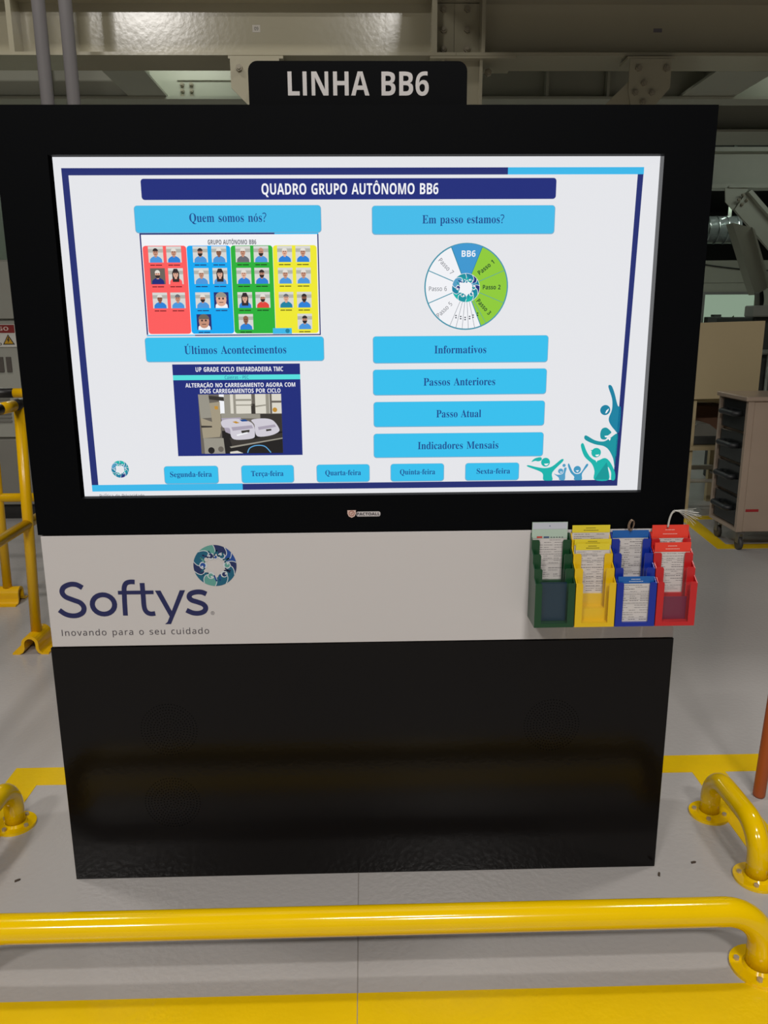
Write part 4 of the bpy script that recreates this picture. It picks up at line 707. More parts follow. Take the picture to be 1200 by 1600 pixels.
# header board
sgn = MB().prism([(-0.2125, 1.7046), (0.2125, 1.7046)] + [p for p in rr(-0.2125, 0.2125, 1.7046, 1.789, 0.018, 6) if p[1] > 1.75][:], 'y', 0.03, 0.045).build('header_board', M_BLK, kiosk)
mb = MB(); text(mb, 'B', 'LINHA BB6', -0.1366, 0.1376, 1.7278, 0.0425, 0.0296)
mb.build('lettering', mat('silver_white_vinyl', (196, 192, 190), 0.5), sgn)
# maker sticker
st = MB(); st.flat([[(-0.0346, 0.9035), (-0.0164, 0.9035), (-0.0164, 0.896), (-0.019, 0.890), (-0.0255, 0.8866), (-0.032, 0.890), (-0.0346, 0.896)]], -0.0004, 0)
st.rrect(-0.0155, 0.0365, 0.8893, 0.9002, 0.004, -0.0004, 1)
st.disc(-0.0255, 0.8965, 0.0062, -0.0007, 2); st.disc(-0.0255, 0.8965, 0.0046, -0.0010, 0)
st.ribbon([(-0.0278, 0.8968), (-0.026, 0.8945), (-0.0228, 0.8992)], 0.0014, -0.0013, 2, smooth=False)
text(st, 'B', 'PACTOALL', -0.0145, 0.0352, 0.8918, 0.0062, -0.0008, 3)
st.build('sticker', [mat('sticker_pink', (208, 178, 166), 0.5), mat('sticker_white', (190, 184, 184), 0.5), mat('sticker_rose', (160, 100, 84), 0.5), mat('sticker_ink', (38, 30, 40), 0.5)], kiosk)

# logo lettering on the white band
NAVY = mat('navy_vinyl', (26, 32, 84), 0.45)
band = [o for o in kiosk.children if o.name.startswith('white_band')][0]
lg = MB(); Y = -0.0006; W = 0.0112
lg.ribbon([(-0.6165, 0.7365), (-0.629, 0.7438), (-0.6430, 0.7445), (-0.6570, 0.738), (-0.6615, 0.727), (-0.6555, 0.7165), (-0.640, 0.7090), (-0.6245, 0.7020), (-0.6175, 0.691), (-0.6208, 0.6795), (-0.633, 0.6727), (-0.647, 0.6722), (-0.660, 0.6765), (-0.6715, 0.6855)], W, Y)
lg.ribbon([(-0.5742 + 0.0243 * math.cos(a * PI / 12), 0.6972 + 0.0225 * math.sin(a * PI / 12)) for a in range(24)], W, Y, closed=True, smooth=False)
lg.ribbon([(-0.5020, 0.7480), (-0.512, 0.7484), (-0.521, 0.7452), (-0.5258, 0.736), (-0.5268, 0.72), (-0.5276, 0.70), (-0.5283, 0.6705)], 0.0106, Y)
lg.flat([[(-0.5404, 0.7197), (-0.4628, 0.7195), (-0.4628, 0.7280), (-0.5404, 0.7282)]], Y - 0.0001)
lg.ribbon([(-0.4862, 0.7455), (-0.4860, 0.715), (-0.4857, 0.690), (-0.4815, 0.6785), (-0.473, 0.6738), (-0.4626, 0.6745)], 0.0106, Y)
lg.flat([[(-0.4595, 0.7275), (-0.4475, 0.7275), (-0.4228, 0.6720), (-0.4310, 0.6655)]], Y)
lg.flat([[(-0.4055, 0.7275), (-0.3938, 0.7275), (-0.4298, 0.6490), (-0.4430, 0.6490), (-0.4370, 0.6540)]], Y - 0.0001)
lg.ribbon([(-0.3480, 0.7180), (-0.358, 0.7225), (-0.371, 0.7228), (-0.3825, 0.7188), (-0.3858, 0.7110), (-0.3805, 0.7042), (-0.3685, 0.6998), (-0.3565, 0.6945), (-0.3512, 0.6865), (-0.3550, 0.6778), (-0.3665, 0.6735), (-0.3800, 0.6745), (-0.3935, 0.6810)], W, Y)
lg.build('brand_lettering', NAVY, band)
mb = MB(); text(mb, 'R', 'Inovando para o seu cuidado', -0.6715, -0.3468, 0.6248, 0.0142, Y, track=26)
mb.ribbon([(-0.3365 + 0.0036 * math.cos(a * PI / 10), 0.6735 + 0.0036 * math.sin(a * PI / 10)) for a in range(20)], 0.0007, Y, closed=True, smooth=False)
text(mb, 'R', 'R', -0.3379, -0.3351, 0.6717, 0.0036, Y)
mb.build('slogan_lettering', mat('grey_vinyl', (72, 66, 72), 0.5), band)

def emblem(mb, cx, cz, R, y, cols, white, dy=0.0003, ground=None):
    """ring of little people seen from above: coloured sectors parted by pale curves, heads inside"""
    bounds = [(93, -6), (62, -20), (38, -14), (8, 8), (-28, 26), (-62, 20), (-92, 6), (-122, -12), (-165, 20), (-192, 12), (-222, -24)]
    ground = white if ground is None else ground
    n = len(bounds); ri = 0.50
    P = lambda r, a: (cx + R * r * math.cos(math.radians(a)), cz + R * r * math.sin(math.radians(a)))
    for i in range(n):
        a0, c0 = bounds[i]; a1, c1 = bounds[(i + 1) % n]
        if i == n - 1: a1 -= 360
        for j in range(4):
            r0, r1 = 1 - (1 - ri) * j / 4, 1 - (1 - ri) * (j + 1) / 4
            b = lambda aa, cc, r: aa + cc * math.sin((1 - r) / (1 - ri) * PI * .8)
            A = [(b(a0, c0, r0), b(a1, c1, r0)), (b(a0, c0, r1), b(a1, c1, r1))]
            m = 6; L = [P(r0, A[0][0] + (A[0][1] - A[0][0]) * k / m) for k in range(m + 1)] + [P(r1, A[1][1] + (A[1][0] - A[1][1]) * k / m) for k in range(m + 1)]
            mb.flat([L], y, cols[i % len(cols)])
    for a0, c0 in bounds:
        mb.ribbon([P(1.005 - (1 - ri) * t / 6, a0 + c0 * math.sin(t / 6 * PI * .8)) for t in range(7)], R * 0.035, y - dy, white)
    for a in range(10, 370, 33): mb.disc(*P(.49, a), R * .10, y - dy * 1.5, ground, 12)
    for i, (a, r, s_) in enumerate(((110, .50, .115), (84, .42, .07), (54, .58, .115), (2, .57, .12), (-46, .60, .11), (-114, .54, .115), (178, .56, .125))):
        mb.disc(*P(r - .02, a), R * s_ * 1.5, y - dy * 2, white, 16)
        mb.disc(*P(r, a), R * s_, y - dy * 3, cols[i * 2 % len(cols)], 16)
        mb.disc(*P(r + .03, a + 6), R * s_ * .4, y - dy * 4, white, 10)
        for d, q in ((24, 3), (-26, 5)):
            mb.ribbon([P(.74, a + d * 1.1), P(.62, a + d * .95), P(.50, a + d * .7)], R * .07, y - dy * 2.5, cols[(i * 2 + q) % len(cols)], rounded=True)
EM = [mat('emblem_navy', (24, 40, 92), 0.45), mat('emblem_blue', (24, 72, 150), 0.45), mat('emblem_teal', (10, 92, 120), 0.45), mat('emblem_aqua', (92, 156, 146), 0.45), mat('emblem_pale', (200, 208, 212), 0.5), M_WHITE]
mb = MB(); emblem(mb, -0.3253, 0.783, 0.0468, Y, [0, 1, 1, 0, 2, 2, 3, 2, 0, 2, 3], 4, 0.0001, 5)
mb.build('brand_emblem', EM, band)

# ------------------------------------------------------------------ the screen and its slide
YS = 0.0225
scr = MB().box(-0.6125, 0.6125, YS, 0.0302, 0.925, 1.628).build('screen', glow((228, 229, 233)), kiosk)
G = {k: glow(v) for k, v in dict(navy=(32, 44, 112), navy2=(24, 40, 120), sky=(58, 182, 232), btn=(52, 190, 236), btn2=(66, 186, 232), btntxt=(22, 72, 140), edge=(120, 170, 200), white=(240, 241, 245),
     dark=(40, 40, 60), red=(252, 92, 92), blue=(2, 168, 242), green=(38, 176, 56), yel=(238, 232, 48), photo=(214, 214, 210), wallg=(178, 178, 170), shirt=(72, 150, 220), shirt2=(40, 128, 214),
     grey=(104, 104, 112), redshirt=(226, 66, 58), skin=(196, 142, 118), skin2=(140, 92, 72), skin3=(222, 170, 146), hair=(44, 34, 36), cap=(226, 222, 214), eye=(60, 44, 44), cap1=(120, 20, 30), cap2=(20, 50, 110), cap3=(10, 60, 16), cap4=(90, 84, 10),
     wheelb=(60, 150, 206), wheelg=(142, 202, 56), teal=(70, 148, 170), wtext=(74, 78, 88), gtext=(20, 62, 40), line=(110, 120, 130),
     aqua=(84, 222, 220), m1=(20, 128, 160), m2=(18, 146, 158), m3=(20, 178, 170), m3d=(16, 150, 150), k1=(84, 158, 196), k2=(64, 150, 190),
     pgrey=(150, 146, 134), plight=(216, 212, 200), pdark=(52, 48, 44), pmid=(104, 98, 90), ppack=(206, 202, 212), ppack2=(168, 160, 176), pbeige=(160, 150, 128), ptag=(190, 140, 50), pblue=(90, 160, 210), pvdark=(28, 26, 26)).items()}
GL = list(G.keys()); GI = {k: i for i, k in enumerate(GL)}
class SB(MB):
    """slide element: layer k sits a hair in front of layer k-1; colours by name"""
    def y(self, k): return YS - 0.0003 * (k + 1)
    def done(self, name, label=None):
        used = sorted(set(self.mi)); self.mi = [used.index(i) for i in self.mi]
        o = self.build(name, [G[GL[i]] for i in used], scr)
        if label: o['label'] = label
        return o
# border
s = SB()
s.rect(-0.585, 0.296, 1.5822, 1.5955, s.y(0), GI['navy']); s.rect(0.296, 0.569, 1.5822, 1.5955, s.y(0), GI['sky'])
s.flat([[(-0.585, 1.5822), (-0.572, 1.5822), (-0.569, 0.9605), (-0.583, 0.9605)]], s.y(0), GI['navy']); s.flat([[(0.557, 1.5822), (0.5685, 1.5822), (0.5555, 0.9595), (0.546, 0.9595)]], s.y(0), GI['navy'])
s.rect(-0.583, -0.2603, 0.9462, 0.9605, s.y(0), GI['sky']); s.rect(-0.2603, 0.5555, 0.9462, 0.9595, s.y(0), GI['navy'])
s.done('slide_border')
s = SB(); s.rrect(-0.432, 0.394, 1.5362, 1.5757, 0.006, s.y(0), GI['navy2']); text(s, 'B', 'QUADRO GRUPO AUTÔNOMO BB6', -0.1945, 0.1575, 1.5458, 0.0205, s.y(1), GI['white']); s.done('title_banner', 'dark blue title banner')
def button(x0, x1, z0, z1, txt, tx0, tx1, base, cap, col='btn', lab=None):
    s = SB(); s.rrect(x0 - 0.0012, x1 + 0.0012, z0 - 0.0016, z1 + 0.0004, 0.0065, s.y(0), GI['edge']); s.rrect(x0, x1, z0, z1, 0.006, s.y(1), GI[col])
    text(s, 'S', txt, tx0, tx1, base, cap, s.y(2), GI['btntxt']); s.done('slide_button', lab)
button(-0.4481, -0.0785, 1.475, 1.5255, 'Quem somos nós?', -0.3404, -0.187, 1.4945, 0.0172, 'btn2')
button(0.0253, 0.3928, 1.4705, 1.5240, 'Em passo estamos?', 0.1257, 0.2911, 1.4903, 0.0165, 'btn2')
button(-0.4460, -0.0788, 1.2206, 1.2690, 'Últimos Acontecimentos', -0.3670, -0.1562, 1.2355, 0.0172)
button(0.0249, 0.3900, 1.2146, 1.2684, 'Informativos', 0.1524, 0.2610, 1.2330, 0.0165)
button(0.0243, 0.3895, 1.1480, 1.2001, 'Passos Anteriores', 0.1300, 0.2816, 1.1665, 0.0165)
button(0.0250, 0.3882, 1.0808, 1.1326, 'Passo Atual', 0.1576, 0.2532, 1.0992, 0.0165)
button(0.0245, 0.3882, 1.0144, 1.0651, 'Indicadores Mensais', 0.1184, 0.2920, 1.0312, 0.0165)
for (x0, x1, t_, a, b) in ((-0.4258, -0.3119, 'Segunda-feira', -0.4143, -0.3251), (-0.2607, -0.1497, 'Terça-feira', -0.2407, -0.1713), (-0.0991, 0.0134, 'Quarta-feira', -0.0814, -0.0045), (0.0606, 0.1744, 'Quinta-feira', 0.0799, 0.1562), (0.2224, 0.3375, 'Sexta-feira', 0.2462, 0.3190)):
    button(x0, x1, 0.9622, 0.9995, t_, a, b, 0.9762, 0.0120)
# team chart
s = SB()
s.rect(-0.4418, -0.0838, 1.2722, 1.4738, s.y(0), GI['white'])
s.rect(-0.4418, -0.172, 1.4708, 1.4738, s.y(1), GI['navy']); s.rect(-0.172, -0.0838, 1.4708, 1.4738, s.y(1), GI['sky'])
s.rect(-0.4418, -0.4390, 1.2750, 1.4710, s.y(1), GI['navy']); s.rect(-0.0862, -0.0838, 1.2722, 1.4710, s.y(1), GI['navy'])
s.rect(-0.4418, -0.343, 1.2722, 1.2745, s.y(1), GI['sky']); s.rect(-0.343, -0.0838, 1.2722, 1.2745, s.y(1), GI['navy'])
text(s, 'B', 'GRUPO AUTÔNOMO BB6', -0.3065, -0.2092, 1.4518, 0.0088, s.y(1), GI['wtext'])
for (x0, x1, c) in ((-0.4375, -0.3502, 'red'), (-0.3494, -0.2620, 'blue'), (-0.2612, -0.1770, 'green'), (-0.1762, -0.0880, 'yel')):
    s.rrect(x0, x1, 1.2765, 1.4496, 0.006, s.y(2), GI[c])
def portrait(x0, z1, shirt, skin, hair, style=0, bg='photo'):
    w, h = 0.0298, 0.0312; X = lambda u: x0 + u * w; Zf = lambda v: z1 - h + v * h
    k = 3
    s.rect(x0, x0 + w, z1 - h, z1, s.y(k), GI[bg])
    if bg == 'photo': s.rect(X(0), X(1), Zf(.62), Zf(.84), s.y(k + 1), GI['wallg'])
    s.flat([[(X(.08), Zf(0)), (X(.92), Zf(0)), (X(.9), Zf(.2)), (X(.78), Zf(.32)), (X(.6), Zf(.4)), (X(.4), Zf(.4)), (X(.22), Zf(.32)), (X(.1), Zf(.2))]], s.y(k + 2), GI[shirt])
    big = style == 3
    if style == 1: s.flat([[(X(.28), Zf(.14)), (X(.26), Zf(.7)), (X(.38), Zf(.96)), (X(.62), Zf(.96)), (X(.74), Zf(.7)), (X(.72), Zf(.14))]], s.y(k + 3), GI[hair])
    if not big: s.rect(X(.42), X(.58), Zf(.32), Zf(.5), s.y(k + 4), GI[skin])
    r = 0.36 if big else 0.17
    s.disc(X(.5), Zf(.62 if not big else .55), r * w, s.y(k + 5), GI[skin], 18, (0.24 if not big else .42) * h)
    cz, cr = (.62, .24) if not big else (.55, .42)
    s.flat([[(X(.5 + r * 1.06 * math.cos(a * PI / 10)), Zf(cz + cr * (.32 + .78 * math.sin(a * PI / 10)))) for a in range(11)]], s.y(k + 6), GI[hair])
    if style == 2 or style == 3: s.flat([[(X(.5 + r * .95 * math.cos(PI + a * PI / 8)), Zf(cz - cr * .25 + cr * .8 * math.sin(PI + a * PI / 8))) for a in range(9)]], s.y(k + 6), GI['hair' if style == 2 else skin])
    for u in (-.36, .36): s.disc(X(.5 + u * r), Zf(cz + cr * .12), r * .2 * w, s.y(k + 7), GI['eye'], 8)
    s.rect(X(.5 - r * .4), X(.5 + r * .4), Zf(cz - cr * .5), Zf(cz - cr * .4), s.y(k + 7), GI['eye'])
ROWZ = (1.4484, 1.4063, 1.3588, 1.3154)
COLX = ((-0.4268, -0.3905), (-0.3375, -0.2999), (-0.2518, -0.2153), (-0.1677, -0.1308))
PEOPLE = {0: [[('shirt', 'skin', 'hair', 0), ('shirt2', 'skin', 'cap', 0)], [('navy2', 'skin3', 'cap', 2, 'pmid'), ('red', 'skin3', 'hair', 1, 'photo')], [('shirt2', 'skin2', 'cap', 0), ('shirt', 'skin', 'grey', 0)]],
          1: [[('shirt', 'skin', 'hair', 2), ('shirt', 'skin2', 'cap', 0)], [('shirt', 'skin', 'cap', 0), ('shirt', 'skin3', 'hair', 1)], [('shirt', 'skin', 'cap', 2), ('white', 'skin3', 'pgrey', 3, 'navy')], [('white', 'skin', 'pmid', 3, 'navy')]],
          2: [[('grey', 'skin', 'cap', 0), ('shirt', 'skin', 'skin', 2)], [('shirt2', 'skin3', 'cap', 0), ('shirt2', 'skin', 'hair', 2)], [('shirt2', 'skin3', 'hair', 1), ('redshirt', 'skin', 'cap', 2)], [('shirt2', 'skin2', 'skin2', 0)]],
          3: [[('shirt2', 'skin3', 'cap', 0), ('shirt2', 'skin', 'cap', 0)], [('shirt', 'skin', 'cap', 0), ('shirt', 'skin', 'cap', 0)], [('m1', 'skin3', 'grey', 0), ('shirt2', 'skin2', 'hair', 2)], [None, ('shirt', 'skin', 'hair', 2)]]}
for c in range(4):
    for r, row in enumerate(PEOPLE[c]):
        for i, p in enumerate(row):
            if not p: continue
            x0 = COLX[c][i] + 0.0012 * (r if c == 0 else 0); portrait(x0, ROWZ[r], p[0], p[1], p[2], p[3], p[4] if len(p) > 4 else 'photo')
            for (a, b) in ((0.0025, 0.012), (0.0132, 0.026)):
                s.rect(x0 + a, x0 + b, ROWZ[r] - 0.0372, ROWZ[r] - 0.0352, s.y(3), GI['cap%d' % (c + 1)])
s.rect(-0.1822, -0.1432, 1.2752, 1.2868, s.y(9), GI['sky']); s.disc(-0.1520, 1.2812, 0.0045, s.y(10), GI['m1'], 14)
s.done('team_chart')
# progress wheel
s = SB(); CX, CZ, R = 0.2167, 1.3668, 0.0862
def sect(a0, a1, col, k, r0=0.0, r1=R * .985):
    n = max(3, int(abs(a1 - a0) / 6)); A = [math.radians(a0 + (a1 - a0) * i / n) for i in range(n + 1)]
    s.flat([[(CX + r1 * math.cos(a), CZ + r1 * math.sin(a)) for a in A] + [(CX, CZ)]], s.y(k), GI[col])
s.disc(CX, CZ, R, s.y(0), GI['teal'], 64); s.disc(CX, CZ, R * .968, s.y(1), GI['white'], 64)
sect(68, 112, 'wheelb', 2); sect(-68, 68, 'wheelg', 2, r1=R * .97)
def spoke(a, wd, col, k=3):
    a = math.radians(a); s.ribbon([(CX + 0.02 * math.cos(a), CZ + 0.02 * math.sin(a)), (CX + R * .98 * math.cos(a), CZ + R * .98 * math.sin(a))], wd, s.y(k), GI[col], smooth=False)
for a in (112, 157.5, 202.5): spoke(a, 0.0018, 'teal')
spoke(68, 0.0012, 'm1'); spoke(112, 0.0012, 'm1'); spoke(22.5, 0.0009, 'teal'); spoke(-22.5, 0.0009, 'teal'); spoke(-60, 0.0008, 'teal'); spoke(-68, 0.0018, 'teal')
for a in (-77, -86, -95, -104, -113): spoke(a, 0.0008, 'line')
text(s, 'B', 'BB6', 0.2062, 0.2345, 1.4258, 0.0122, s.y(3), GI['white'])
U = 0.001317; PX = lambda px: CX + (px - 728.5) * U; PZ = lambda py: CZ - (py - 447.5) * U
for (t_, px, py, rot, f, c, ln) in (('Passo 1', 758.5, 418.7, 38, 'B', 'gtext', .038), ('Passo 2', 768.2, 448.3, 0, 'B', 'gtext', .0365), ('Passo 3', 756.7, 478, -47, 'B', 'gtext', .038), ('Passo 5', 694.7, 481.7, 43, 'R', 'wtext', .038), ('Passo 6', 684.2, 450.2, 0, 'R', 'wtext', .0365), ('Passo 7', 696.7, 416.8, -46, 'R', 'wtext', .038)):
    text(s, f, t_, PX(px) - ln / 2, PX(px) + ln / 2, PZ(py) - 0.0042, 0.0088, s.y(4), GI[c], rot=math.radians(rot))
for (px, py, c) in ((747, 489, 'gtext'), (740, 492, 'wtext'), (734.5, 494, 'wtext'), (727.5, 495.5, 'wtext'), (720.5, 494, 'wtext'), (713, 492.5, 'wtext')):
    for d in (-.0022, .0022): s.rect(PX(px) - .0016, PX(px) + .0016, PZ(py) + d - .0012, PZ(py) + d + .0012, s.y(4), GI[c])
s.disc(CX - .001, CZ - .002, 0.029, s.y(4), GI['white'], 40)
s2 = SB(); emblem(s, CX - .001, CZ - .002, 0.0282, s.y(5), [GI['m1'], GI['navy2'], GI['m1'], GI['navy2'], GI['m2'], GI['m3'], GI['m2'], GI['m3'], GI['m1'], GI['k1'], GI['m2']], GI['white'])
s.done('progress_wheel')
s = SB(); emblem(s, -0.5197, 0.9945, 0.0185, s.y(0), [GI['m3'], GI['m1'], GI['m2'], GI['m2'], GI['m1'], GI['navy2'], GI['m1'], GI['m2'], GI['m1'], GI['k1'], GI['m3']], GI['white']); s.done('small_emblem')
# news slide
s = SB(); s.rect(-0.3942, -0.1290, 1.0214, 1.2145, s.y(0), GI['navy2']); s.rect(-0.3942, -0.1290, 1.1820, 1.1922, s.y(1), GI['aqua'])
text(s, 'B', 'UP GRADE CICLO ENFARDADEIRA TMC', -0.3462, -0.1643, 1.1990, 0.0095, s.y(1), GI['white'])
text(s, 'R', 'Caieiras - PEC', -0.2865, -0.2365, 1.1836, 0.0070, s.y(2), GI['btntxt'])
text(s, 'B', 'ALTERAÇÃO NO CARREGAMENTO AGORA COM', -0.3694, -0.1400, 1.1668, 0.0086, s.y(1), GI['white'])
text(s, 'B', 'DOIS CARREGAMENTOS POR CICLO', -0.3396, -0.1713, 1.1545, 0.0088, s.y(1), GI['white'])
X = lambda u: -0.3442 + (u - 260) / 680 * 0.1738; Zf = lambda v: 1.1520 - (v - 290) / 490 * 0.1257
def pic(P, col, k): s.flat([[(X(a), Zf(b)) for a, b in P]], s.y(k), GI[col])
pic([(260, 290), (940, 290), (940, 780), (260, 780)], 'pmid', 1)
pic([(430, 290), (940, 290), (940, 450), (430, 450)], 'plight', 2)
for a, b, c in ((430, 470, 'white'), (470, 520, 'pgrey'), (520, 545, 'plight'), (545, 566, 'pgrey'), (695, 725, 'pmid'), (812, 840, 'pgrey'), (845, 862, 'pmid')): pic([(a, 290), (b, 290), (b, 450), (a, 450)], c, 3)
pic([(566, 330), (700, 330), (700, 345), (566, 345)], 'pgrey', 4); pic([(566, 375), (700, 375), (700, 384), (566, 384)], 'pgrey', 4); pic([(725, 385), (812, 375), (812, 385), (725, 398)], 'pgrey', 4)
pic([(862, 345), (940, 345), (940, 362), (862, 362)], 'pmid', 4); pic([(690, 370), (722, 370), (722, 450), (690, 450)], 'pdark', 4); pic([(335, 300), (470, 312), (470, 345), (345, 330)], 'pdark', 5)
pic([(440, 445), (760, 455), (760, 490), (440, 485)], 'pgrey', 5); pic([(765, 452), (940, 455), (940, 620), (765, 560)], 'pdark', 5)
pic([(440, 590), (940, 600), (940, 780), (440, 780)], 'pvdark', 5); pic([(500, 650), (700, 660), (940, 610), (940, 650), (520, 725)], 'pdark', 6)
pic([(498, 722), (940, 650), (940, 660), (510, 734)], 'pgrey', 7); pic([(440, 485), (600, 480), (620, 590), (560, 640), (470, 600)], 'ppack2', 7)
s.flat([crom([(X(a), Zf(b)) for a, b in [(445, 505), (560, 490), (660, 510), (705, 545), (712, 620), (690, 655), (560, 665), (515, 640), (505, 570), (450, 560)]], 4, True)], s.y(8), GI['ppack'])
s.flat([crom([(X(a), Zf(b)) for a, b in [(690, 500), (800, 490), (870, 510), (915, 575), (905, 605), (840, 632), (740, 640), (715, 600), (712, 540)]], 4, True)], s.y(8), GI['ppack'])
pic([(520, 560), (690, 545), (700, 570), (530, 590)], 'ppack2', 9); pic([(600, 590), (670, 582), (668, 602), (605, 612)], 'pdark', 10); pic([(805, 580), (850, 576), (850, 590), (808, 596)], 'pdark', 10); pic([(740, 560), (880, 540), (890, 560), (745, 585)], 'ppack2', 9)
pic([(590, 498), (640, 496), (660, 512), (610, 514)], 'btntxt', 9); pic([(530, 515), (560, 510), (590, 525), (560, 530)], 'ptag', 9); pic([(560, 622), (650, 600), (655, 612), (565, 634)], 'white', 10)
pic([(260, 290), (345, 290), (360, 480), (270, 485)], 'pgrey', 6); pic([(350, 360), (435, 350), (437, 560), (370, 580)], 'pbeige', 7); pic([(270, 480), (430, 540), (432, 600), (420, 640), (282, 650)], 'pbeige', 6)
pic([(270, 545), (360, 548), (362, 560), (272, 562)], 'pdark', 8); pic([(285, 650), (450, 650), (460, 780), (290, 780)], 'pgrey', 8); s.disc(X(345), Zf(752), 0.007, s.y(9), GI['pvdark'], 14); s.disc(X(425), Zf(742), 0.006, s.y(9), GI['pmid'], 14)
pic([(390, 385), (418, 385), (420, 412), (392, 412)], 'ptag', 9); s.ribbon([(X(a), Zf(b)) for a, b in [(645, 775), (665, 735), (720, 714), (790, 722), (840, 775)]], 0.0022, s.y(9), GI['pblue']); pic([(500, 765), (560, 757), (610, 778), (500, 780)], 'plight', 9)
s.disc(X(885), Zf(420), 0.005, s.y(5), GI['ptag'], 12)
s.done('news_slide')
# cheering people in the corner
s = SB()
def blob(P, col, k=0): s.flat([crom(P, 4, True)], s.y(k), GI[col])
blob([(0.5231, 1.1605), (0.5262, 1.1648), (0.5312, 1.1610), (0.5374, 1.1466), (0.5459, 1.1205), (0.5530, 1.1150), (0.5518, 1.0640), (0.5410, 1.0700), (0.5309, 1.0830), (0.5281, 1.0945), (0.5337, 1.1127), (0.5325, 1.1353)], 'm1')
s.disc(0.5193, 1.1116, 0.0108, s.y(0), GI['m1']); s.flat([[(0.5195, 1.1045), (0.5215, 1.1105), (0.5270, 1.1150), (0.5262, 1.1110), (0.5225, 1.1050)]], s.y(1), GI['white'])
blob([(0.4812, 1.0575), (0.4772, 1.0525), (0.4823, 1.0462), (0.5012, 1.0380), (0.5200, 1.0340), (0.5321, 1.0253), (0.5426, 1.0065), (0.5480, 0.9870), (0.5500, 1.0390), (0.5485, 1.0609), (0.5329, 1.0508), (0.5194, 1.0440), (0.5008, 1.0468)], 'm2')
blob([(0.5115, 1.0614), (0.5150, 1.0715), (0.5240, 1.0738), (0.5330, 1.0670), (0.5352, 1.0625), (0.5290, 1.0570), (0.5240, 1.0485), (0.5140, 1.0500)], 'm2'); s.flat([[(0.5210, 1.0560), (0.5300, 1.0570), (0.5270, 1.0530), (0.5225, 1.0530)]], s.y(1), GI['white'])
s.flat([[(0.5290, 1.0505), (0.5350, 1.0510), (0.5330, 1.0450)]], s.y(1), GI['white'])
blob([(0.4757, 1.0405), (0.4706, 1.0352), (0.4795, 1.0119), (0.4967, 0.9953), (0.5034, 0.9788), (0.5045, 0.9600), (0.5362, 0.9600), (0.5321, 0.9879), (0.5398, 0.9760), (0.5409, 0.9600), (0.5490, 0.9600), (0.5483, 0.9765), (0.5360, 0.9996), (0.5239, 1.0079), (0.5079, 1.0022), (0.4936, 1.0094), (0.4835, 1.0235)], 'm3', 2)
s.flat([[(0.5045, 0.9605), (0.5355, 0.9605), (0.5321, 0.9879), (0.5290, 0.9990), (0.5120, 0.9740)]], s.y(3), GI['m3d'])
s.disc(0.5048, 1.0198, 0.0104, s.y(2), GI['m3']); s.flat([[(0.4920, 1.0255), (0.5000, 1.0262), (0.4985, 1.0210)]], s.y(2), GI['m3']); s.flat([[(0.5030, 1.0150), (0.5120, 1.0160), (0.5090, 1.0120), (0.5050, 1.0120)]], s.y(3), GI['white']); s.flat([[(0.5040, 1.0045), (0.5085, 1.0040), (0.5068, 0.9985)]], s.y(3), GI['white'])
blob([(0.3585, 0.9938), (0.3570, 0.9905), (0.3834, 0.9801), (0.3911, 0.9729), (0.3931, 0.9602), (0.4122, 0.9600), (0.4115, 0.9774), (0.4338, 1.0018), (0.4299, 1.0060), (0.4108, 0.9908), (0.3947, 0.9870), (0.3760, 0.9896)], 'm3')
s.disc(0.3957, 0.9999, 0.0097, s.y(0), GI['m3']); blob([(0.3650, 1.0010), (0.3720, 1.0085), (0.3850, 1.0110), (0.3870, 1.0050), (0.3800, 1.0020), (0.3730, 1.0030)], 'm3'); s.flat([[(0.3925, 0.9965), (0.4030, 0.9972), (0.3990, 0.9930), (0.3950, 0.9932)]], s.y(1), GI['white'])
blob([(0.4150, 0.9745), (0.4259, 0.9655), (0.4274, 0.9605), (0.4391, 0.9603), (0.4400, 0.9747), (0.4424, 0.9865), (0.4370, 0.9865), (0.4348, 0.9748), (0.4233, 0.9720)], 'k1'); s.disc(0.4364, 0.9924, 0.0036, s.y(0), GI['k1'], 14); s.disc(0.4296, 0.9799, 0.0058, s.y(0), GI['k1'], 16); s.flat([[(0.4275, 0.9785), (0.4335, 0.9788), (0.4305, 0.9760)]], s.y(1), GI['white'])
blob([(0.4473, 0.9960), (0.4448, 0.9922), (0.4510, 0.9770), (0.4597, 0.9674), (0.4601, 0.9603), (0.4765, 0.9601), (0.4768, 0.9743), (0.4890, 0.9919), (0.4848, 0.9946), (0.4744, 0.9767), (0.4640, 0.9733), (0.4556, 0.9793)], 'k2'); s.disc(0.4657, 0.9830, 0.0080, s.y(0), GI['k2']); s.flat([[(0.4620, 0.9810), (0.4700, 0.9815), (0.4665, 0.9775)]], s.y(1), GI['white'])
s.done('people_drawing')
s = SB(); text(s, 'R', 'Política de Privacidade', -0.5684, -0.4727, 0.9330, 0.0068, s.y(0), GI['dark']); s.done('footer_text')

